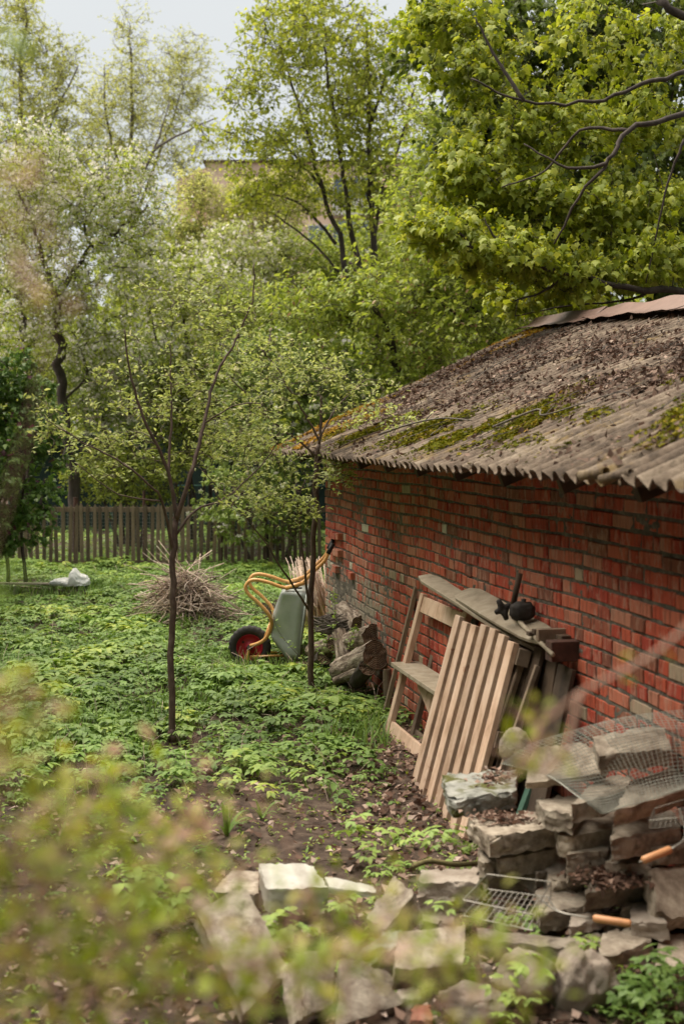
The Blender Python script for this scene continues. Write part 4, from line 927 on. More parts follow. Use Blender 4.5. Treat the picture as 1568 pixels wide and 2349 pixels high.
for (s_, o0, o1, h, wd, m_), lb in zip(data, labs):
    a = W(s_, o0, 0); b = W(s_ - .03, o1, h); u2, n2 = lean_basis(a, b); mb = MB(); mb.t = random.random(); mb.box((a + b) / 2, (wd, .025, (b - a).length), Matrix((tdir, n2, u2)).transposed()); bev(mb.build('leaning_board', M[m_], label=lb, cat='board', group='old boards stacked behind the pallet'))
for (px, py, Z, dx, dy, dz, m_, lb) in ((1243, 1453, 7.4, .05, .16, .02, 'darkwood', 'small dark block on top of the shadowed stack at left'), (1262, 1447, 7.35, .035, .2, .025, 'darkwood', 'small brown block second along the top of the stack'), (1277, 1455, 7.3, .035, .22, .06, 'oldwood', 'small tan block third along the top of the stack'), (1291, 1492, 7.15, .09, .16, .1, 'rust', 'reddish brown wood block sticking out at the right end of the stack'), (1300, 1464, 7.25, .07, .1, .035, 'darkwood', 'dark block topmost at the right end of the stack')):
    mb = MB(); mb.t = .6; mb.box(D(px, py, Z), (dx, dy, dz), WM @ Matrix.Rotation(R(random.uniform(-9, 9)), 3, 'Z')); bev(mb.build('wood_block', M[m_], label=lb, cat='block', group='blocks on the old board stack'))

# ================================================================== RUBBLE
def HP(px, py, z):
    """photo position on a level surface of height z"""
    Z = FPX * (CH - z) / (py - HY); return D(px, py, Z)
def chunkq(name, q, zz, th, mat, seed, lab, cat='slab', rough=.010, group=None, cuts=11):
    """slab from the outline of its top face (front left, front right, back right, back left) and its thickness"""
    if not hasattr(zz, '__len__'): zz = [zz] * 4
    T4 = [HP(p[0], p[1], z) for p, z in zip(q, zz)]; nrm_ = (T4[1] - T4[0]).cross(T4[3] - T4[0]).normalized(); c0 = sum(T4, Vector()) / 4
    me = bpy.data.meshes.new(name); bm = bmesh.new(); bmesh.ops.create_cube(bm, size=1); bmesh.ops.subdivide_edges(bm, edges=bm.edges, cuts=cuts, use_grid_fill=True); g = random.Random(seed)
    cc = [(g.choice((-1, 1)), g.choice((-1, 1)), g.uniform(.05, .2))]
    for v in bm.verts:
        x, y, z = v.co; u, w_ = x + .5, y + .5
        for sx, sy, a in cc:
            m_ = (x * sx + y * sy) - (1 - a)
            if m_ > 0: u -= sx * m_ * .5; w_ -= sy * m_ * .5
        p = (T4[0] * (1 - u) + T4[1] * u) * (1 - w_) + (T4[3] * (1 - u) + T4[2] * u) * w_; dn = .5 - z
        p = p - nrm_ * th * dn - Vector((0, 0, 0)); ctr = c0 - nrm_ * th * .5; p = ctr + (p - ctr) * (1 - .05 * dn * (1 - dn) * 0 - .04 * dn * g.uniform(.5, 1))
        side = abs(x) > .49 or abs(y) > .49; S3 = Vector((seed, seed * .7, 0)); nv = .45 * mnoise.noise_vector(p * 13 + S3) + .9 * mnoise.noise_vector(p * 48 + S3)
        p = p + nv * rough * (1.25 if side else .22)
        if side and dn < .12: # chipped top edge
            k = max(0, mnoise.noise(p * 21 + S3) - .22); p = p + (ctr - p).normalized() * k * rough * 6
        v.co = p - c0
    bm.normal_update(); bm.to_mesh(me); bm.free(); a = me.attributes.new('tint', 'FLOAT', 'POINT'); a.data.foreach_set('value', [g.random()] * len(me.vertices))
    o = link(name, me, M[mat], smooth=True, label=lab, cat=cat, group=group); o.modifiers.new('es', 'EDGE_SPLIT').split_angle = R(35); o.location = c0; return o
SB = [
 ([(1030, 1834), (1186, 1812), (1180, 1764), (1013, 1775)], .50, .09, 'concrete_moss', .014, 'mossy light grey slab at the left edge of the slab pile'),
 ([(1205, 1797), (1393, 1770), (1345, 1701), (1222, 1716)], (.63, .68, .76, .76), .085, 'concrete', .008, 'broad beige slab topmost in the middle of the slab pile'),
 ([(1371, 1733), (1538, 1716), (1521, 1661), (1358, 1690)], (.80, .82, .86, .84), .08, 'concrete', .008, 'slab under the wire mesh close to the brick wall'),
 ([(1408, 1862), (1660, 1785), (1640, 1735), (1446, 1785)], (.62, .66, .70, .68), .075, 'concrete', .010, 'wide grey slab at the right edge below the wire mesh'),
 ([(1247, 1856), (1312, 1869), (1350, 1822), (1226, 1832)], .56, .08, 'concrete', .009, 'broken slab wedged under the broad beige slab'),
 ([(1310, 1846), (1456, 1808), (1440, 1779), (1370, 1782)], .62, .08, 'concrete', .009, 'small angular slab under the wire mesh in the middle of the pile'),
 ([(1122, 1923), (1298, 1893), (1240, 1858), (1072, 1878)], .43, .085, 'concrete', .012, 'leaf strewn slab under the mossy slab'),
 ([(1140, 1972), (1295, 1942), (1285, 1915), (1110, 1945)], .33, .085, 'concrete', .009, 'slab second from the bottom at the left of the pile'),
 ([(1100, 1976), (1165, 1968), (1165, 1940), (1096, 1948)], .32, .1, 'concrete', .010, 'small grey block at the left foot of the slab pile'),
 ([(1298, 1960), (1394, 1950), (1380, 1918), (1310, 1925)], .40, .09, 'concrete', .008, 'shadowed bluish slab deep in the middle of the pile'),
 ([(1340, 2052), (1496, 2020), (1476, 1985), (1374, 1975)], (.28, .28, .33, .33), .085, 'concrete', .010, 'slab covered with dark rotted leaves right of centre'),
 ([(1236, 2096), (1378, 2070), (1342, 2032), (1226, 2040)], .2, .08, 'concrete', .010, 'flat slab lying behind the grill basket'),
 ([(1512, 2108), (1680, 2085), (1660, 1965), (1488, 1993)], (.22, .22, .36, .36), .10, 'concrete', .010, 'big slab tilted towards the camera at the right edge'),
 ([(1480, 1952), (1660, 1925), (1640, 1880), (1458, 1903)], .44, .075, 'concrete', .008, 'slab under the small grill rack at the right edge'),
 ([(1400, 1925), (1560, 1900), (1540, 1850), (1410, 1870)], .5, .09, 'concrete', .008, 'dark slab in the gap below the wide grey slab'),
 ([(1280, 1925), (1420, 1900), (1400, 1850), (1270, 1880)], .46, .09, 'concrete', .008, 'hidden slab supporting the middle of the pile'),
 ([(1305, 2125), (1390, 2105), (1380, 2090), (1310, 2100)], .17, .04, 'rock', .008, 'thin broken brick piece below the flat slab'),
 ([(1295, 2180), (1380, 2160), (1365, 2135), (1290, 2150)], .12, .06, 'concrete', .010, 'thin stone piece right under the grill handle'),
 ([(1370, 2200), (1500, 2160), (1480, 2125), (1380, 2140)], .14, .09, 'concrete', .010, 'dark stone at the base of the pile behind the weeds'),
 ([(1500, 2220), (1680, 2200), (1660, 2130), (1510, 2150)], .12, .1, 'concrete', .010, 'dark slab at the lower right corner under the tilted slab'),
 ([(610, 2041), (753, 2034), (712, 1981), (592, 1981)], .22, .095, 'concrete_white', .006, 'white washed concrete block on top of the low rubble at left'),
 ([(560, 2325), (664, 2228), (560, 2024), (450, 2093)], (.12, .18, .42, .34), .06, 'concrete', .004, 'large smooth slab leaning towards the camera at lower left'),
 ([(489, 2046), (592, 2052), (594, 2000), (532, 1995)], .13, .09, 'concrete', .005, 'pale slab behind the large leaning slab'),
 ([(755, 2036), (862, 2048), (856, 2032), (741, 2007)], .2, .025, 'concrete_white', .004, 'thin light stone strip right of the white block'),
 ([(838, 2106), (882, 2134), (950, 2048), (903, 2008)], (.2, .2, .3, .3), .11, 'concrete', .006, 'narrow slab standing on edge behind the rubble centre'),
 ([(798, 2200), (850, 2216), (942, 2140), (892, 2127)], (.15, .15, .2, .2), .07, 'concrete_moss', .012, 'rough pebbly chunk left of the square block'),
 ([(905, 2224), (1062, 2213), (1068, 2121), (914, 2138)], (.16, .16, .25, .25), .16, 'concrete', .006, 'square block with a dark front edge in the rubble'),
 ([(770, 2360), (922, 2300), (890, 2220), (780, 2195)], (.06, .08, .18, .18), .11, 'concrete', .006, 'pale slab sloping below the rough chunk'),
 ([(705, 2330), (765, 2300), (780, 2170), (685, 2190)], (.1, .1, .26, .26), .11, 'concrete', .008, 'rounded pale slab standing left of the sloping slab'),
 ([(655, 2290), (705, 2310), (700, 2215), (650, 2235)], (.03, .03, .12, .12), .09, 'concrete', .008, 'small pale slab beside the rounded one'),
 ([(1098, 2158), (1336, 2178), (1320, 2152), (1095, 2130)], .15, .07, 'concrete', .010, 'long narrow curb stone below the grill basket'),
 ([(956, 2024), (1100, 2024), (1098, 1992), (968, 1996)], .26, .12, 'rock', .010, 'flat rough stone at the back of the rubble under a mossy stick'),
 ([(960, 2060), (1050, 2060), (1050, 2030), (965, 2030)], .2, .16, 'rock', .016, 'rough crumbly stone below the flat one'),
 ([(905, 2290), (965, 2292), (960, 2265), (910, 2268)], .08, .07, 'rock', .010, 'small stone at the bottom centre below the square block'),
 ([(940, 2340), (990, 2340), (985, 2300), (945, 2305)], .06, .1, 'rock_red', .008, 'small reddish brick lump at the bottom centre'),
]
for i, (q, z, th, m_, ro, lb) in enumerate(SB): chunkq('concrete_slab' if 'concrete' in m_ else 'stone', q, z, th, m_, i * 7 + 3, lb, 'slab' if 'concrete' in m_ else 'stone', ro, group='broken slabs and stones of the rubble heap')
gx_ = random.Random(77); RL = ['right of the large leaning slab', 'below the white block', 'under the left end of the curb stone', 'beside the reddish lump', 'right of the square block', 'under the front edge of the square block', 'between the jagged rock and the curb stone', 'right of the reddish lump at the bottom edge', 'at the bottom edge below the sloping slab', 'at the foot of the slab pile by the mossy stick', 'behind the right end of the grill basket', 'in the dark gap under the grill rack slab', 'left of the orange grill handle tip', 'below the orange grill handle', 'between flat slab and slab pile', 'under the grill basket', 'behind the slab with rotted leaves', 'left of the slab with rotted leaves', 'half hidden behind the large leaning slab', 'among the dark weeds at bottom right', 'under the thin light stone strip', 'against the tilted slab at the right edge']
for i, (px, py, z, w_, h_) in enumerate([(640, 2150, .05, 70, 36), (700, 2120, .06, 80, 40), (1010, 2100, .12, 70, 34), (1080, 2240, .05, 80, 40), (1140, 2190, .07, 90, 36), (1010, 2260, .02, 80, 40), (1250, 2215, .06, 80, 34), (1060, 2320, .03, 90, 44), (860, 2320, .02, 90, 40), (1160, 2010, .2, 90, 30), (1300, 2000, .24, 90, 34), (1440, 1960, .36, 90, 30), (1460, 2060, .2, 80, 40), (1440, 2110, .14, 90, 36), (1260, 1985, .24, 70, 28), (1180, 2090, .1, 90, 34), (1400, 1985, .3, 90, 30), (1330, 1985, .3, 70, 30), (600, 2120, .1, 60, 30), (1390, 2240, .05, 90, 40), (740, 2080, .05, 60, 26), (1480, 2090, .2, 90, 40)]):
    j = lambda s_: gx_.uniform(-s_, s_)
    q = [(px - w_ / 2 + j(12), py + h_ / 2 + j(8)), (px + w_ / 2 + j(12), py + h_ / 2 + j(10)), (px + w_ / 2 + j(14), py - h_ / 2 + j(6)), (px - w_ / 2 + j(14), py - h_ / 2 + j(6))]
    chunkq('rubble_piece', q, [max(.0, z + j(.02)) for _ in range(4)], .07, 'concrete' if i % 3 else 'rock', 300 + i, 'small broken rubble piece ' + RL[i], 'rubble', .009, group='small rubble between the slabs', cuts=8)
def boulder(name, c, dims, mat, seed, lab, lump=.25):
    me = bpy.data.meshes.new(name); bm = bmesh.new(); bmesh.ops.create_icosphere(bm, subdivisions=5, radius=1)
    for v in bm.verts:
        q = v.co.copy(); f = 1 + lump * mnoise.fractal(q * 1.1 + Vector((seed, 0, 0)), 1, 2.1, 3) + .04 * mnoise.noise(q * 7)
        if lump > .2:
            for k in range(7):
                n_ = Vector((math.sin(k * 2.4 + seed), math.cos(k * 1.7 + seed), math.sin(k * 1.1 + 2 * seed))).normalized(); d = q.dot(n_) * f - .7
                if d > 0: f -= d * 1.0
        v.co = Vector((q.x * dims[0] * f, q.y * dims[1] * f, q.z * dims[2] * f))
    bm.to_mesh(me); bm.free(); a = me.attributes.new('tint', 'FLOAT', 'POINT'); a.data.foreach_set('value', [.5] * len(me.vertices)); o = link(name, me, M[mat], smooth=True, label=lab, cat='stone'); o.location = c; return o
boulder('boulder', D(1180, 1712, 6.75), (.075, .07, .09), 'rock', 2, 'smooth rounded stone standing behind the mossy slab', .1)
boulder('rock', D(1205, 2250, 5.1), (.13, .13, .11), 'rock', 5, 'big jagged rock at the bottom right of the rubble', .45)
boulder('rock', D(1325, 2262, 5.1), (.11, .13, .15), 'rock', 9, 'pinkish rough rock right of the jagged one', .45)
boulder('rock', D(1090, 2300, 5.0), (.12, .1, .07), 'rock', 13, 'low rock at the bottom between the red lump and the jagged rock', .4)
# rubble fill so that nothing hovers
def fill(lab, pts, seed):
    for i, (px, py, Z, r_, lb) in enumerate(pts): boulder('rubble_stone', D(px, py, Z), (r_, r_ * .9, r_ * .7), 'rock', seed + i * 3, lb, .4)
fill('', [(1230, 2010, 6.15, .14, 'rough stone in the dark gap behind the grill basket'), (1420, 1960, 6.2, .16, 'rough stone in the dark gap below the middle slabs'), (640, 2130, 6.1, .11, 'stone under the white block'), (760, 2120, 6.0, .08, 'stone in the weeds right of the white block'), (1480, 1975, 6.0, .12, 'rough stone under the grill rack slab')], 40)
# mossy stick
mb = MB(); mb.tube(smooth_path([D(945, 1988, 6.3), D(985, 1975, 6.35), D(1040, 1983, 6.4), (D(1100, 1980, 6.45))], 4), [.011, .014, .012, .012, .013, .012, .012, .012, .012, .012, .012, .01, .008][:13], 8); mb.build('mossy_stick', M['mossy'], smooth=True, label='thick mossy stick lying behind the flat stone', cat='stick')
# rotted leaves on slabs
gg3 = np.random.default_rng(8)
def leafpatch(spots, lab, dark=0.0):
    P = []
    for px, py, Z, sx, sy, n in spots:
        c = np.array(D(px, py, Z)); Q = gg3.normal(0, 1, (n, 3)) * np.array([sx, sy, .004]) + c + np.array([0, 0, .008]); Q[:, 2] += (Q[:, 1] - c[1]) * .13; P.append(Q)
    P = np.concatenate(P); V, F, T = scatter_leaves(P, LEAFW, .03, 3, .45 - dark, .25, (0, .5), .5); link('slab_leaves', np_mesh('slab_leaves', V, F, T), M['litter'], label=lab, cat='dead leaves', kind='stuff')
leafpatch([(1140, 1788, 6.6, .05, .05, 110), (1150, 1880, 6.15, .07, .04, 160)], 'brown leaves caught on the mossy slab and the one below')
leafpatch([(1400, 2012, 5.72, .07, .05, 380), (1290, 2060, 5.9, .06, .04, 140), (1450, 2005, 5.75, .05, .03, 120)], 'dark rotted leaves heaped on the slab right of centre', .2)

# ================================================================== WIRE MESH
t = empty('wire_netting', D(1400, 1780, 6.0), label='grey wire netting draped over the slabs beside the brick wall', cat='wire netting')
ctl = [[(1150, 1758, 6.6), (1225, 1710, 6.35), (1360, 1668, 6.2), (1500, 1642, 6.0), (1600, 1630, 5.75)],
       [(1200, 1772, 6.25), (1290, 1735, 6.1), (1390, 1702, 5.92), (1520, 1678, 5.8), (1640, 1690, 5.6)],
       [(1262, 1788, 5.98), (1330, 1782, 5.88), (1420, 1755, 5.75), (1530, 1722, 5.65), (1650, 1730, 5.45)],
       [(1325, 1836, 5.8), (1380, 1832, 5.72), (1450, 1812, 5.62), (1540, 1785, 5.5), (1660, 1770, 5.35)],
       [(1375, 1872, 5.72), (1400, 1868, 5.62), (1460, 1850, 5.5), (1550, 1820, 5.35), (1670, 1795, 5.2)]]
cols = [smooth_path([D(*p) for p in row_], 6) for row_ in ctl]; nC = len(cols[0])
grid = [smooth_path([cols[j][i] for j in range(5)], 6) for i in range(nC)]   # grid[i][j]
import itertools
def interp(path, step):
    out_ = [path[0]]; acc = 0
    for a, b in zip(path[:-1], path[1:]):
        L = (b - a).length
        while acc + L >= step and L > 0:
            f = (step - acc) / L; a = a + (b - a) * f; out_.append(a); L = (b - a).length; acc = 0
        acc += L
    return out_
G = np.array([[tuple(p) for p in r_] for r_ in grid]); a_, b_ = G.shape[:2]
def gs(u, v):
    u *= a_ - 1; v *= b_ - 1; i, j = min(int(u), a_ - 2), min(int(v), b_ - 2); fu, fv = u - i, v - j
    p = G[i, j] * (1 - fu) * (1 - fv) + G[i + 1, j] * fu * (1 - fv) + G[i, j + 1] * (1 - fu) * fv + G[i + 1, j + 1] * fu * fv; return Vector(p) + Vector((0, 0, .012 + .003 * math.sin(u * .5 + v * .4)))
NU, NV = 42, 30; mb = MB()
for i in range(NU + 1): mb.tube([gs(i / NU, j / 24) for j in range(25)], .0013, 3, cap=False)
for j in range(NV + 1): mb.tube([gs(i / 34, j / NV) for i in range(35)], .0013, 3, cap=False)
mb.build('mesh', M['wire'], t); mb = MB(); mb.tube([gs(0, j / 24) for j in range(25)], .002, 5); mb.tube([gs(i / 34, 1) for i in range(35)], .002, 5); mb.build('edge_wire', M['wire'], t)

# ================================================================== GRILL BASKETS
def grill(name, cs, handle, lab, nu, nv, depth=.05, Z=5.8):
    t = empty(name, D(*cs[0]), label=lab, cat='grill basket', group='wire grill baskets on the rubble')
    c = [D(*q) for q in cs]; L = lambda u, v: (c[0] * (1 - u) + c[1] * u) * (1 - v) + (c[3] * (1 - u) + c[2] * u) * v
    mb = MB(); upv = Vector((0, 0, depth))
    for i in range(nu + 1): mb.tube([L(i / nu, 0), L(i / nu, 1)], .0016, 4)
    for j in range(nv + 1): mb.tube([L(0, j / nv), L(1, j / nv)], .0016, 4)
    mb.build('grate', M['steel'], t)
    mb = MB(); ring = [L(0, 0), L(1, 0), L(1, 1), L(0, 1), L(0, 0)]; rw = .003 if depth > .04 else .0014; mb.tube(ring, rw, 6)
    if depth: 
        r2 = [p + upv for p in ring]; mb.tube(r2, rw, 6)
        for a, b in zip(ring[:-1], r2[:-1]): mb.tube([a, b], .002, 5)
        for k in range(1, 6): p = L(k / 6, 0); mb.tube([p, p + upv], .0015, 4)
    mb.build('rim', M['steel'], t)
    a, b, e = [D(*q) for q in handle]; sd2 = (b - a).cross(Vector((0, .3, 1))).normalized() * (.011 if depth > .04 else .005)
    mb = MB(); mb.tube(smooth_path([L(1, .8) + sd2, a + sd2 + Vector((0, 0, .012)), b + sd2], 4), .003, 6); mb.tube(smooth_path([L(1, .95) - sd2, a - sd2 + Vector((0, 0, .012)), b - sd2], 4), .003, 6); mb.build('rods', M['steel'], t, smooth=True)
    mb = MB(); mb.tube([b, b + (e - b) * .05, b + (e - b) * .5, b + (e - b) * .95, e], [.010, .0145, .0145, .0145, .011], 12); mb.build('handle', M['handle_wood'], t, smooth=True)
    mb = MB(); d = (e - b).normalized(); P = [e + d * (.004 + .010 * math.sin(q / 8 * math.pi)) + sd2 * 1.3 * math.cos(q / 8 * math.pi) for q in range(9)]; mb.tube(P, .0022, 6); mb.build('hanging_loop', M['steel'], t, smooth=True)
grill('grill_basket', [(1062, 2100, 5.5), (1116, 2040, 5.7), (1262, 2058, 5.6), (1222, 2135, 5.4)], [(1280, 2098, 5.4), (1359, 2106, 5.35), (1446, 2119, 5.3)], 'wire grill basket with an orange wooden handle lying on the rubble', 6, 12, .06)
grill('grill_basket', [(1488, 1900, 5.35), (1500, 1872, 5.45), (1575, 1850, 5.4), (1585, 1890, 5.25)], [(1572, 1925, 5.3), (1537, 1948, 5.25), (1472, 1974, 5.2)], 'second grill basket at the right edge with its handle pointing left', 6, 8, .03)

# ================================================================== YOUNG FRUIT TREES in the garden
tree('young_fruit_tree', 'young leafing fruit tree with a slim straight trunk, left of the two in the garden', 'tree', D(395, 1700, 9.76),
  [(DL([(396, 1718), (395, 1698), (394, 1675)], 9.76), .038, .0235), (DL([(396, 1715), (394, 1500), (397, 1340), (402, 1215), (405, 1185)], 9.76), .0245, .019), (DL([(405, 1190), (385, 1080, 9.7), (330, 960, 9.6), (298, 850, 9.55), (285, 755, 9.5)], 9.76), .016, .005),
   (DL([(386, 1085), (390, 1020, 9.8), (394, 940, 9.85), (390, 860, 9.9), (391, 788, 9.9)], 9.76), .012, .004), (DL([(404, 1195), (438, 1090, 9.7), (468, 975, 9.8), (488, 885, 9.9), (512, 828, 9.95), (548, 765, 10), (578, 690, 10), (583, 605, 10)], 9.76), .017, .004),
   (DL([(397, 1265), (372, 1150, 9.6), (340, 1110, 9.4), (270, 1055, 9.3), (190, 1015, 9.2), (110, 965, 9.1)], 9.76), .012, .003), (DL([(370, 1150, 9.6), (310, 1142, 9.3), (260, 1128, 9.2), (175, 1062, 9.1)], 9.6), .007, .003),
   (DL([(405, 1225), (450, 1170, 9.8), (520, 1140, 9.9), (600, 1065, 10), (640, 1010, 10)], 9.76), .011, .003), (DL([(470, 970, 9.8), (540, 930, 9.6), (600, 925, 9.5)], 9.8), .007, .003)],
  [B(500, 700, 10.3, 120, 100, .4), B(320, 860, 10, 150, 120, .4), B(520, 850, 10.3, 160, 150, .5), B(180, 980, 9.6, 120, 90, .4), B(560, 1020, 10.2, 130, 110, .45), B(400, 960, 10.2, 140, 130, .4), B(290, 1060, 9.8, 140, 70, .35), B(560, 1150, 9.8, 80, 50, .3), B(360, 690, 9.9, 80, 60, .4)],
  210, 20, LEAF, .04, 'leaf_apple', 'bark_young', 100, spread=.13, sub=4, tmu=.5, pitch=(.1, .5), rt=.0016, r_twig=.0026, group='young fruit trees')
tree('young_fruit_tree', 'young fruit tree with three stems from its base, right one near the shed corner', 'tree', D(713, 1600, 11.3),
  [(DL([(713, 1616), (713, 1594), (713, 1572)], 11.3), .044, .025), (DL([(713, 1610), (714, 1400), (720, 1200), (727, 1080), (731, 1020)], 11.3), .026, .016), (DL([(730, 1050), (690, 1015, 11.2), (630, 970, 11), (565, 905, 10.9), (530, 870, 10.8)], 11.3), .011, .004),
   (DL([(732, 1010), (700, 950, 11.3), (660, 890, 11.2), (640, 850, 11.2), (600, 800, 11.1)], 11.3), .010, .003), (DL([(732, 1010), (755, 960, 11.4), (790, 915, 11.5), (840, 870, 11.6)], 11.3), .010, .003), (DL([(732, 1020), (736, 960, 11.3), (736, 910, 11.3)], 11.3), .013, .008),
   (DL([(708, 1390), (696, 1290, 11.2), (688, 1210, 11.2), (684, 1150, 11.1), (700, 1100, 11.1)], 11.3), .011, .004), (DL([(708, 1400), (650, 1310, 11.1), (590, 1220, 11), (530, 1150, 10.9), (455, 1070, 10.8)], 11.3), .010, .003),
   (DL([(728, 1065), (790, 1020, 11.1), (880, 985, 10.8), (950, 950, 10.6)], 11.3), .007, .002)],
  [B(640, 850, 11.2, 130, 90, .5), B(800, 900, 11.4, 110, 80, .5), B(600, 1050, 11.1, 100, 60, .5), B(600, 1140, 11, 120, 60, .45), B(760, 1085, 11.1, 80, 40, .4, 3000), B(900, 970, 10.8, 110, 40, .35), B(560, 980, 10.9, 110, 90, .5), B(690, 1170, 11.1, 60, 60, .3)],
  200, 20, LEAF, .04, 'leaf_apple', 'bark_young', 140, spread=.14, sub=4, tmu=.52, pitch=(.1, .5), rt=.0016, r_twig=.0028, group='young fruit trees')
# thin leafy shoots
def shoot(P, r_, size, n, seed, lab, mat='leaf_cover', name='sapling'):
    t = empty(name, P[0], label=lab, cat='sapling', group='thin saplings in the weeds'); Q = smooth_path(P, 5); mb = MB(); mb.tube(Q, [r_, r_ * .4], 5); mb.build('stem', M['bark_young'], t, smooth=True)
    g = np.random.default_rng(seed); idx = g.integers(len(Q) // 5, len(Q), n); pts = np.array([tuple(Q[i]) for i in idx]) + g.normal(0, .012, (n, 3)); V, F, T = scatter_leaves(pts, LEAF, size, seed, .7, .2, (.1, .4)); link('leaves', np_mesh('l', V, F, T), M[mat], t)
shoot(DL([(770, 1530), (766, 1450), (768, 1400), (764, 1360)], 11.9), .003, .035, 60, 1, 'thin leafy shoot in front of the wheelbarrow tray')
shoot(DL([(700, 1570), (702, 1540), (694, 1500)], 11.5), .003, .035, 20, 2, 'short thin shoot at the foot of the right young tree')
shoot(DL([(800, 1500), (806, 1460), (815, 1440)], 11.6), .003, .035, 50, 3, 'leafy shoot growing in front of the log pile')
shoot(DL([(740, 1560), (735, 1500), (748, 1470)], 11.4), .003, .035, 40, 4, 'leafy shoot between the young tree and the logs')
shoot(DL([(360, 1690), (352, 1600), (340, 1540), (330, 1480)], 9.9), .002, .02, 12, 5, 'bare thin shoot left of the left tree trunk')
shoot(DL([(740, 1565), (690, 1510), (640, 1450), (625, 1400)], 11.2), .003, .03, 16, 6, 'bare slanting shoot in front of the wheelbarrow')
# strap leaved plants
def strap(px, py, Z, n, L, seed, lab):
    t = D(px, py, Z); t.z = float(gh(t.x, t.y)); g = random.Random(seed); V = []; F = []
    for i in range(n):
        a = g.uniform(0, 6.28); q = g.uniform(.3, .9); l_ = L * g.uniform(.6, 1.1); w_ = .011; dx, dy = math.cos(a), math.sin(a); n0 = len(V)
        for k in range(8):
            f = k / 7; r_ = l_ * q * f * .7; z = l_ * (f - .75 * q * f * f * 1.1); w2 = w_ * (1 - f ** 3); V += [(t.x + dx * r_ - dy * w2, t.y + dy * r_ + dx * w2, t.z + z), (t.x + dx * r_, t.y + dy * r_, t.z + z - .003), (t.x + dx * r_ + dy * w2, t.y + dy * r_ - dx * w2, t.z + z)]
        for k in range(7):
            for j in range(2): p = n0 + k * 3 + j; F.append((p, p + 1, p + 4, p + 3))
    link('strap_leaved_plant', np_mesh('s', V, F, np.full(len(V), .3)), M['leaf_cover'], smooth=True, label=lab, cat='plant', group='strap leaved plants')
strap(520, 1960, 7.4, 7, .3, 1, 'strap leaved plant with long blades near the middle of the bare soil')
strap(600, 1900, 7.7, 4, .24, 2, 'small strap leaved plant farther back on the bare soil')
strap(140, 1980, 7.1, 8, .3, 3, 'strap leaved plant at the left edge of the bare soil'); strap(250, 1830, 8.3, 6, .3, 4, 'strap leaved plant in front of the weeds at left')
strap(480, 1920, 7.6, 5, .25, 5, 'thin strap leaved plant left of the pale slab')
# weeds near the rubble
def weed(px, py, Z, k, size, seed, lab, tm=.75, mt_='leaf_cover'):
    mt_ = 'leaf_lilac' if tm < .2 else mt_; tm = .6 if tm < .2 else tm
    P = []; c = D(px, py, Z); g = np.random.default_rng(seed); pts = []
    for i in range(k):
        b = np.array(c) + np.append(g.normal(0, size * .9, 2), g.uniform(-.02, size * .9)); pts.append(b)
    parts = [];
    for i, b in enumerate(pts): tt = tmpl[i % 6]; parts.append(inst(tt[0], tt[1], rots(g.uniform(0, 6, 1), g.normal(0, .3, 1), g.normal(0, .3, 1)), np.array([b]), [size * g.uniform(.8, 1.3)], np.array([tm]), tt[2]))
    V, F, T = cat_(parts); link('weed_clump', np_mesh('w', V, F, T), M[mt_], label=lab, cat='weed', group='weeds among the rubble')
weed(670, 2185, 5.7, 4, .09, 1, 'bright weed clump right of the large leaning slab'); weed(790, 2130, 5.85, 4, .08, 2, 'weed clump behind the rough chunk'); weed(935, 2105, 5.8, 3, .07, 3, 'weed clump behind the square block')
weed(1030, 1985, 6.8, 6, .09, 4, 'weed clump at the left foot of the slab pile'); weed(870, 1965, 6.95, 6, .1, 5, 'weed clump left of the slab pile on bare soil')
weed(1450, 2325, 5.05, 12, .075, 6, 'dark green weeds at the bottom right corner', .12); weed(1530, 2280, 5.1, 9, .075, 7, 'dark green weeds under the tilted slab', .1); weed(1500, 2350, 4.95, 14, .075, 8, 'weeds at the bottom edge of the right corner', .15)
weed(1180, 2325, 4.95, 5, .08, 9, 'small weed between the rocks at the bottom'); weed(380, 2110, 6.0, 8, .12, 10, 'bright weeds left of the large leaning slab'); weed(620, 2300, 5.2, 5, .08, 11, 'small weed at the foot of the leaning slab'); weed(1350, 2190, 5.25, 3, .05, 12, 'small weed shoot below the grill handle')

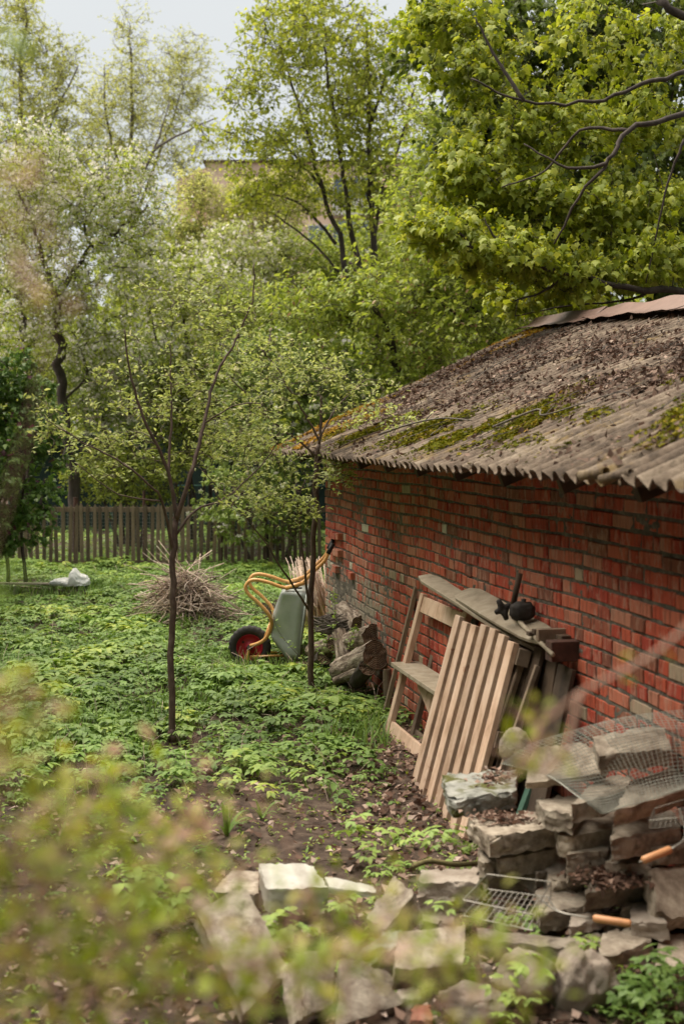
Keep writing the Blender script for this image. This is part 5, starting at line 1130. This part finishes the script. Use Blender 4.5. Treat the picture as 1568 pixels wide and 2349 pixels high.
# ================================================================== SHRUBS AND TREES BEHIND
tree('lilac_bush', 'dark green lilac bush with purple buds at the left in front of the fence', 'bush', D(40, 1330, 19), [(DL([(60, 1335), (50, 1200), (60, 1000), (40, 860)], 19), .03, .01), (DL([(20, 1335), (0, 1150), (-40, 950)], 19), .03, .01)],
  [B(20, 1080, 18.6, 130, 150, 1.0), B(-60, 1000, 18.8, 160, 200, 1.0), B(90, 960, 18.8, 90, 90, .6), B(20, 900, 18.8, 120, 90, .7), B(20, 1220, 18.4, 90, 70, .5)], 450, 32, LEAFW, .075, 'leaf_lilac', 'bark_dark', 200, spread=.2, pitch=(-.5, .5), tmu=.5, r_twig=.004, rt=.002, extra=[('buds', FLOWER, .012, .05, 'lilac_bud', .05)])
tree('bird_cherry', 'bird cherry bush with white flower spikes hanging over the fence behind the wheelbarrow', 'tree', D(600, 1330, 22), [(DL([(620, 1335), (610, 1200), (640, 1050), (600, 900), (620, 760)], 22.8), .05, .015), (DL([(640, 1335), (700, 1150), (760, 1000), (800, 850)], 22.8), .05, .015), (DL([(600, 1330), (520, 1180), (460, 1050)], 22.8), .04, .01)],
  [B(560, 1150, 21.6, 110, 110, .8), B(640, 1000, 22.2, 150, 130, 1.1), B(760, 900, 22.6, 150, 130, 1.2), B(800, 1000, 23, 120, 100, 1.0), B(600, 860, 23, 150, 110, 1.2), B(690, 1200, 22.2, 60, 60, .4)],
  620, 34, LEAFW, .075, 'leaf_bird', 'bark_dark', 210, spread=.26, tmu=.45, pitch=(-.4, .5), r_twig=.006, rt=.0025, extra=[('flower_spikes', FLOWER, .03, .055, 'blossom', 0)])
tree('blossom_tree', 'dark trunked cherry tree in white blossom left of centre', 'tree', D(172, 1330, 24), [(DL([(178, 1345), (165, 1100), (150, 980), (140, 860), (133, 750), (123, 665)], 24), .11, .07), (DL([(128, 690), (165, 630), (205, 570), (225, 562), (280, 522), (340, 470)], 24), .06, .015), (DL([(123, 670), (90, 560), (60, 480), (30, 420)], 24), .05, .012), (DL([(210, 568), (195, 520), (225, 450), (230, 400)], 24), .03, .01), (DL([(128, 690), (60, 640), (10, 590)], 24), .03, .01), (DL([(146, 920), (200, 860), (190, 800), (240, 740)], 24), .025, .008)],
  [B(210, 450, 24, 190, 130, 1.6), B(100, 480, 24.5, 150, 150, 1.6), B(300, 500, 24.2, 130, 90, 1.3), B(200, 620, 24, 200, 110, 1.4), B(100, 700, 24.5, 130, 110, 1.4), B(220, 780, 24, 110, 90, 1.0), B(60, 350, 24, 100, 80, 1.0)],
  820, 34, FAR, .055, 'leaf_cherry', 'bark_dark', 220, spread=.33, tmu=.45, r_twig=.008, rt=.003, extra=[('blossom', FLOWER, .3, .034, 'blossom', .03)])
tree('blossom_tree', 'second dark blossoming cherry tree at the left edge', 'tree', D(50, 1330, 26), [(DL([(60, 1330), (70, 1000), (60, 800), (55, 600), (62, 480), (80, 400)], 26), .1, .03), (DL([(58, 640), (20, 560), (-20, 460)], 26), .04, .015), (DL([(60, 700), (10, 660), (-40, 600)], 26), .04, .015)],
  [B(40, 500, 26, 130, 150, 1.6), B(20, 700, 26, 120, 130, 1.5), B(80, 850, 26, 120, 100, 1.2)], 360, 34, FAR, .055, 'leaf_cherry', 'bark_dark', 230, spread=.33, tmu=.4, r_twig=.008, rt=.003, extra=[('blossom', FLOWER, .2, .034, 'blossom', .03)])
tree('birch_tree', 'tall airy birch with pale olive leaves at the top left corner', 'tree', D(60, 1200, 42), [(DL([(60, 1240), (50, 800), (40, 500), (50, 200), (60, 20)], 42), .2, .03), (DL([(48, 500), (110, 300), (180, 150)], 42), .07, .02), (DL([(45, 600), (-20, 400), (-60, 200)], 42), .07, .02)],
  [B(20, 60, 42, 90, 110, 1.6), B(110, 130, 42, 80, 70, 1.2), B(90, 240, 42, 120, 110, 2.4), B(20, 380, 42, 150, 160, 2.5), B(150, 380, 42, 100, 110, 2)], 760, 34, FAR, .085, 'leaf_birch', 'bark_grey', 240, spread=.55, tmu=.45, r_twig=.012, rt=.006)
tree('birch_tree', 'airy birch with fine drooping twigs standing against the sky', 'tree', D(330, 1200, 45), [(DL([(330, 1240), (310, 800), (300, 500), (300, 250), (300, 60)], 45), .18, .02), (DL([(310, 500), (370, 340), (420, 200)], 45), .07, .02), (DL([(305, 450), (250, 300), (240, 150)], 45), .07, .02), (DL([(320, 440), (350, 350), (430, 300), (500, 270)], 40), .06, .015), (DL([(350, 352), (370, 300), (390, 230)], 40), .04, .012)],
  [B(300, 90, 45, 50, 90, .8), B(350, 210, 45, 110, 120, 1.8), B(430, 190, 45, 60, 130, 1.2), B(250, 260, 45, 90, 110, 1.7), B(390, 340, 44, 120, 70, 1.6), B(240, 400, 45, 110, 100, 2)], 720, 28, FAR, .08, 'leaf_birch', 'bark_grey', 250, spread=.6, tmu=.55, r_twig=.011, rt=.005)
tree('young_birch', 'small feathery birch in front of the apartment block', 'tree', D(470, 1200, 33), [(DL([(480, 1240), (470, 900), (462, 640), (465, 440)], 33), .06, .01), (DL([(468, 700), (540, 560), (590, 470)], 33), .03, .008), (DL([(468, 720), (400, 580), (390, 480)], 33), .03, .008)],
  [B(450, 500, 33, 70, 80, .9), B(560, 510, 33, 90, 70, .9), B(410, 560, 33, 60, 70, .8), B(640, 520, 33, 60, 60, .8), B(500, 600, 33, 120, 60, .9), B(600, 440, 33, 70, 50, .7), B(440, 420, 33, 40, 40, .5), B(680, 450, 33, 70, 60, .7), B(520, 450, 33, 90, 50, .7)], 700, 28, FAR, .07, 'leaf_birch', 'bark_grey', 255, spread=.45, tmu=.8, r_twig=.007, rt=.004)
tree('maple_tree', 'multi stemmed maple in the middle with sky showing between its branches', 'tree', D(850, 1200, 29), [(DL([(862, 1200), (858, 800), (856, 560), (850, 420), (846, 250), (840, 60)], 29), .1, .03), (DL([(800, 700), (785, 560), (740, 440), (700, 300), (660, 160)], 29), .07, .02), (DL([(840, 700), (800, 500), (785, 380), (760, 230), (740, 80)], 29), .07, .02), (DL([(856, 560), (880, 430), (920, 320), (950, 200)], 29), .05, .015), (DL([(770, 560), (690, 470), (600, 440)], 29), .04, .012), (DL([(740, 430), (650, 330), (570, 290)], 29), .035, .012), (DL([(790, 640), (720, 560), (640, 500), (600, 480)], 29), .03, .01), (DL([(846, 300), (880, 180), (900, 60)], 29), .04, .012)],
  [B(640, 110, 28, 90, 110, 1.2), B(570, 210, 27.5, 80, 60, 1.0), B(520, 310, 27.5, 60, 45, .8), B(620, 360, 28, 100, 80, 1.2), B(780, 120, 29, 130, 140, 2), B(870, 260, 29, 100, 160, 2), B(740, 300, 29, 110, 110, 1.6), B(860, 430, 29, 110, 110, 1.6), B(680, 20, 29, 90, 60, 1.4), B(560, 460, 28.5, 50, 35, .7), B(700, 440, 29, 110, 60, 1.4)],
  900, 22, LEAFW, .09, 'leaf_maple', 'bark_dark', 260, spread=.42, tmu=.7, pitch=(-.5, .5), r_twig=.009, rt=.004, sub=4)
tree('norway_maple', 'big maple reaching over the roof from the right with hanging lobed leaves', 'tree', (7.2, 15.5, 0), [([(7.2, 15.5, 0), (7.1, 15.3, 2.5), (6.6, 15, 5), (6.2, 15, 7.5), (6, 15, 9)], .22, .08),
   ([(6.9, 15.2, 4)] + DL([(1750, 200, 14), (1568, 262, 13), (1440, 300, 12.7), (1395, 370, 12.6), (1340, 430, 12.6), (1270, 560, 12.8)], 13), .042, .009), ([(6.8, 15.2, 4.5)] + DL([(1700, 110, 14), (1568, 165, 13.2), (1470, 195, 13), (1360, 232, 12.9), (1200, 232, 12.9), (1080, 180, 12.9)], 13), .036, .008),
   ([(7.0, 15.2, 3.6)] + DL([(1700, 690, 14.2), (1568, 672, 13.6), (1440, 660, 13.3), (1300, 625, 13.2), (1170, 590, 13), (1080, 560, 13), (1020, 510, 13)], 14), .05, .010), ([(6.5, 15, 5.5)] + DL([(1620, 60, 14), (1500, -10, 14), (1400, -80, 14)], 15), .07, .02),
   (DL([(1170, 590, 13), (1130, 540, 13), (1110, 500, 13)], 13.3), .018, .006), (DL([(1300, 625, 13.2), (1250, 665, 13.3), (1180, 690, 13.2)], 13.4), .02, .006), (DL([(1500, 665, 13.7), (1430, 690, 13.9), (1300, 702, 14.1), (1180, 725, 14.2)], 13.6), .018, .005), (DL([(1390, 375, 12.6), (1300, 385, 12.6), (1200, 330, 12.7)], 13.5), .02, .007), (DL([(1200, 232, 12.9), (1130, 120, 13), (1090, 40, 13)], 13.7), .022, .007),
   (DL([(1568, 320, 13.2), (1530, 420, 13.2), (1500, 560, 13.3), (1480, 650, 13.3)], 13), .014, .005), (DL([(1440, 300, 12.7), (1330, 300, 12.9), (1250, 390, 13), (1150, 430, 13)], 13), .02, .006)],
  [B(1130, 580, 13.2, 160, 55, .4), B(1300, 630, 13.5, 200, 45, .4), B(1480, 600, 13.8, 130, 60, .5), B(1250, 480, 13.9, 200, 70, .5), B(1450, 470, 14.2, 140, 90, .5), B(1200, 300, 14.2, 190, 100, .5, 11000), B(1440, 280, 14.6, 150, 100, .5, 7000), B(1100, 170, 14.4, 150, 90, .5, 9000), B(1300, 100, 14.8, 180, 110, .6, 5000), B(1500, 100, 15, 120, 110, .6, 4000), B(1080, 400, 13.8, 100, 80, .4), B(1000, 530, 13.2, 90, 45, .4), B(1240, 690, 14.6, 170, 30, .3), B(1020, 60, 14.6, 110, 70, .5)],
  900, 20, MAPLE, .062, 'leaf_maple', 'bark_dark', 270, spread=.22, tmu=.55, pitch=(-.85, .45), r_twig=.004, rt=.002, sub=4, extra=[('flowers', FLOWER, .5, .015, 'flower_yellow', .02)])
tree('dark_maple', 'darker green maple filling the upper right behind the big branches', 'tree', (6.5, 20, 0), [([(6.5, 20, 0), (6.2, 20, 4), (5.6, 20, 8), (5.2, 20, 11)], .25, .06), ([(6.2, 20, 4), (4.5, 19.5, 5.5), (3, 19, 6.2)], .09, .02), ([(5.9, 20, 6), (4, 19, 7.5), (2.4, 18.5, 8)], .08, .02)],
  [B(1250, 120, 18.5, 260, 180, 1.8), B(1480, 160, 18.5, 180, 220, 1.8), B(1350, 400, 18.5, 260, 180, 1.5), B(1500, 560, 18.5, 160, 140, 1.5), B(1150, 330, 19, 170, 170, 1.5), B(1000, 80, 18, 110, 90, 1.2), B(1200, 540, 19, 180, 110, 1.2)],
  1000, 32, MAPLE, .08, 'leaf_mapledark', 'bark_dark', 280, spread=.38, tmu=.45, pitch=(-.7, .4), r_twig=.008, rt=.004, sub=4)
tree('box_elder', 'box elder with hanging brown seed bunches behind the shed roof', 'tree', D(900, 1200, 22), [(DL([(960, 1300), (950, 1000), (900, 800), (850, 680), (800, 600)], 22), .09, .02), (DL([(1050, 1300), (1080, 1000), (1120, 800), (1060, 650), (1000, 500)], 21), .09, .02), (DL([(900, 800), (820, 740), (720, 700)], 22), .03, .01), (DL([(1120, 800), (1020, 700), (940, 640)], 21), .03, .01)],
  [B(900, 700, 21.8, 180, 120, 1.3), B(750, 700, 22, 140, 80, 1.0), B(1050, 620, 21.2, 150, 130, 1.3), B(1130, 750, 20.5, 140, 80, 1.0), B(980, 480, 22, 120, 120, 1.3), B(950, 840, 21.5, 120, 80, 1), B(1080, 420, 22, 130, 120, 1.3), B(1000, 300, 22.5, 100, 120, 1.2)],
  900, 26, LEAF, .095, 'leaf_elder', 'bark_dark', 290, spread=.33, tmu=.5, pitch=(-.4, .45), r_twig=.007, rt=.003, sub=4, extra=[('seed_bunches', LEAF, .05, .07, 'seeds', -.08)])
for i, (px, py, Z, rx, ry, n_, mt_, lb, sz) in enumerate([
  (430, 720, 27, 170, 170, 560, 'leaf_cherry', 'light green wild plum bush filling the middle left beyond the fence', .06),
  (560, 640, 30, 150, 140, 460, 'leaf_apple', 'pale green bush below the apartment block', .07),
  (700, 640, 31, 140, 120, 380, 'leaf_elder', 'yellow green bush at the feet of the multi stemmed maple', .075),
  (300, 880, 26, 170, 120, 400, 'leaf_bird', 'shaded green bush above the dark green screen', .06),
  (480, 920, 26, 160, 130, 420, 'leaf_back', 'dark bush between the young fruit trees beyond the fence', .065),
  (860, 620, 34, 150, 120, 360, 'leaf_back', 'dark bush deep behind the box elder', .09),
  (200, 900, 34, 200, 200, 380, 'leaf_back', 'green thicket behind the blossoming cherries', .09),
  (1000, 760, 27, 200, 150, 460, 'leaf_back', 'dark green bush directly behind the shed roof edge', .08),
  (1250, 600, 25, 220, 180, 420, 'leaf_back', 'dark green thicket behind the ridge at right', .09),
  (290, 1085, 25, 150, 60, 260, 'leaf_back', 'low bush growing up in front of the dark green screen', .06),
  (620, 760, 25, 170, 110, 420, 'leaf_elder', 'bright yellow green bush between the young trees and the shed roof', .06),
  (380, 620, 33, 190, 110, 420, 'leaf_elder', 'light yellow green bush behind the blossoming cherries', .075),
  (60, 880, 31, 150, 130, 360, 'leaf_elder', 'light green bush behind the lilac at the left edge', .07)]):
    tree('bush', lb, 'bush', D(px, 1300, Z), [(DL([(px + 10, 1320), (px, py + ry * .6), (px - 10, py), (px + 10, py - ry * .7)], Z), .05, .012), (DL([(px + 20, 1320), (px + rx * .4, py + ry * .5), (px + rx * .6, py - ry * .3)], Z), .04, .01), (DL([(px, 1320), (px - rx * .4, py + ry * .5), (px - rx * .6, py - ry * .4)], Z), .04, .01)],
      [B(px, py, Z, rx, ry, 1.4), B(px - rx * .4, py - ry * .4, Z, rx * .5, ry * .5, 1), B(px + rx * .45, py - ry * .3, Z, rx * .5, ry * .5, 1), B(px, py + ry * .8, Z, rx * .8, ry * .5, 1)], n_, 32, FAR, sz, mt_, 'bark_dark', 300 + i * 11, spread=.36, tmu=.45, r_twig=.007, rt=.003, group='bushes beyond the fence', extra=[('blossom', FLOWER, .12, .045, 'blossom', .03)] if i in (0, 1, 3) else None)
# unseen thicket added round the garden to keep the low light out
gg5 = np.random.default_rng(91); P = []
for (x0, x1, y0, y1, k) in ((-9, -7.2, -7, 20, 55), (-9, 9, -8, -5, 45), (7.5, 10, -8, 12, 30)):
    for i in range(k):
        c = np.array([gg5.uniform(x0, x1), gg5.uniform(y0, y1), 0.]); h = gg5.uniform(9, 11.5); q = gg5.normal(0, 1, (300, 3)); q /= np.linalg.norm(q, axis=1)[:, None]; P.append(c + q * gg5.uniform(.4, 1, (300, 1)) * np.array([1.5, 1.5, h * .55]) + np.array([0, 0, h * .5]))
P = np.concatenate(P); V, F, T = scatter_leaves(P, FAR, .5, 92, .4, .25, (-.3, .6), .6); link('light_blocking_thicket', np_mesh('light_blocking_thicket', V, F, T), M['leaf_lilac'], label='tall unseen thicket added round the garden to block low light', cat='thicket', kind='stuff')
# far wood that closes the view
gg4 = np.random.default_rng(77); P = []
for i in range(420):
    x = gg4.uniform(-24, 26); y = gg4.uniform(48, 62); h = gg4.uniform(5.0, 8.0) + 2.5 * mnoise.noise(Vector((x * .2, 0, 0))) + (5 if x > 1 else 0) + (4 if x < -13 else 0); c = np.array([x, y, 0.]); n_ = 110
    q = gg4.normal(0, 1, (n_, 3)); q /= np.linalg.norm(q, axis=1)[:, None]; rr = gg4.uniform(.6, 1, (n_, 1)); P.append(c + q * rr * np.array([1.6, 1.6, h * .55]) + np.array([0, 0, h * .5]))
P = np.concatenate(P); V, F, T = scatter_leaves(P, FAR, .42, 78, .4, .25, (-.3, .6), .6); link('far_wood', np_mesh('far_wood', V, F, T), M['leaf_back'], label='far green wood closing the view behind the trees', cat='wood', kind='stuff')

# ================================================================== SHRUBS CLOSE TO THE CAMERA (strongly out of focus)
def front_shrub(name, lab, base, stems, n, size, seed, mat='leaf_front', tmu=.5, r_=.0025, flowers=0, cat='shrub', sprd=.04):
    t = empty(name, base, label=lab, cat=cat); mb = MB(); g = np.random.default_rng(seed); Q = []
    for st in stems:
        P = smooth_path([Vector(p) for p in st], 8); mb.tube(P, [r_, r_ * .45], 6); k = len(P)
        for i in range(int(n)):
            j = int(g.uniform(.25, 1) * (k - 1)); a = P[j]; d = Vector(g.normal(0, 1, 3)); d.z = abs(d.z) * .5; d.normalize(); e = a + d * sprd * g.uniform(.5, 1.5)
            if i % 3 == 0: mb.tube([a, e], [r_ * .4, r_ * .2], 4, cap=False)
            Q.append(tuple(e))
    mb.build('stems', M['stem_pink'], t, smooth=True); Q = np.array(Q); V, F, T = scatter_leaves(Q, LEAF, size, seed, tmu, .3, (.1, .6)); link('leaves', np_mesh('l', V, F, T), M[mat], t)
    if flowers: V, F, T = scatter_leaves(Q[::flowers] + np.array([0, 0, .01]), FLOWER, size * .5, seed + 1, .5, .3, (0, .8)); link('flowers', np_mesh('f', V, F, T), M['blossom_pink'], t, kind='stuff')
def arch(px, py, Z, bx_, by_, mid=None):
    e = D(px, py, Z); b = Vector((bx_, by_, 0)); m = b.lerp(e, .55) + Vector((0, 0, .25)); return [b, b.lerp(m, .5) + Vector((0, 0, .1)), m, e + Vector((-.02, 0, .02)), e]
st = [arch(px, py, Z, -.75 + random.uniform(-.2, .2), 1.3 + random.uniform(-.2, .2)) for px, py, Z in ((60, 1680, 1.6), (20, 1850, 1.4), (200, 1990, 1.55), (330, 2080, 1.6), (130, 2150, 1.4), (300, 2230, 1.5), (450, 2310, 1.55), (40, 2050, 1.35), (420, 2120, 1.6), (200, 2330, 1.45), (540, 2330, 1.6), (-40, 1760, 1.5), (240, 1880, 1.75), (60, 2280, 1.4), (360, 2360, 1.5), (400, 1990, 1.8))]
front_shrub('front_shrub', 'large blurred yellow green shrub filling the lower left corner', (-.75, 1.3, 0), st, 120, .027, 501, tmu=.4, flowers=9, sprd=.05)
st = [arch(px, py, Z, .1 + random.uniform(-.2, .2), 1.3 + random.uniform(-.2, .2)) for px, py, Z in ((700, 2200, 1.6), (830, 2150, 1.7), (960, 2190, 1.6), (900, 2290, 1.5), (780, 2300, 1.5), (1060, 2280, 1.6), (1130, 2180, 1.8), (640, 2320, 1.5), (1180, 2290, 1.6), (850, 2240, 1.4), (1010, 2330, 1.4), (720, 2130, 1.8), (1240, 2330, 1.6))]
front_shrub('front_shrub', 'blurred shrub tips rising over the rubble at the bottom centre', (.1, 1.3, 0), st, 40, .026, 502, tmu=.35, flowers=12, sprd=.045)
b0 = Vector((-.5, 1.5, 0))
front_shrub('front_twig', 'blurred thin twig with pinkish leaves rising in front of the left tree trunk', b0, [[b0, D(560, 2300, 1.6), D(500, 2000, 1.65), D(470, 1850, 1.7), D(445, 1690, 1.75)]], 16, .018, 503, tmu=.85, sprd=.03)
front_shrub('front_twig', 'blurred twig crossing the bare soil towards the white block', b0, [[b0, D(600, 2320, 1.6), D(720, 2120, 1.7), D(640, 1900, 1.75), D(560, 1800, 1.8)]], 14, .018, 504, tmu=.75, sprd=.03)
front_shrub('front_branch', 'blurred pinkish branch with yellow leaves entering from the right edge', (1.0, 1.6, 0), [[Vector((1.0, 1.6, .2)), D(1900, 1250, 1.7), D(1660, 1370, 1.7), D(1500, 1500, 1.7), D(1330, 1590, 1.7), D(1240, 1660, 1.7), D(1180, 1640, 1.7)], [D(1330, 1590, 1.7), D(1270, 1760, 1.65), D(1130, 1720, 1.6)], [D(1240, 1660, 1.7), D(1210, 1740, 1.66), D(1150, 1800, 1.6)]], 11, .02, 505, tmu=.35, r_=.0042, cat='branch', sprd=.03)
front_shrub('front_twig', 'very blurred pinkish flowering twig hanging at the left edge', (-.45, .9, 0), [[Vector((-.6, .9, 0)), Vector((-.4, .9, 1.4)), D(60, 1000, 1.0), D(70, 700, 1.0), D(110, 520, 1.0), D(120, 380, 1.02)], [D(70, 700, 1.0), D(20, 560, 1.0), D(0, 420, 1.0)]], 26, .011, 506, tmu=.9, r_=.0015, flowers=2, cat='twig', sprd=.035)
def bigleaf(px, py, Z, L, yaw, pit, lab, seed):
    c = D(px, py, Z); V, F, T = scatter_leaves(np.array([tuple(c)]), (([(x, y, z) for x, y, z in LEAF[0]]), LEAF[1]), L, seed, .4, .05, (pit, .01), .1, np.array([yaw]), .02)
    t = empty('near_leaf_spray', c, label=lab, cat='leaf'); link('blade', np_mesh('b', V, F, T), M['leaf_front_green'], t, smooth=True); mb = MB(); mb.tube([c, c + Vector((-.15, 0, .03))], .0012, 5); mb.build('stalk', M['bark_young'], t)
bigleaf(-35, 60, .9, .05, R(-125), -.5, 'big blurred green leaf poking in at the top left edge', 1); bigleaf(-30, 150, .92, .035, R(-160), -.8, 'small blurred leaf below the one at the top left edge', 3)
bigleaf(-25, 1300, .9, .03, R(-100), -.2, 'blurred green leaf at the left edge above the white sack', 2); bigleaf(-40, 1330, .95, .03, R(-120), -.6, 'blurred pale leaf at the left edge level with the white sack', 5)
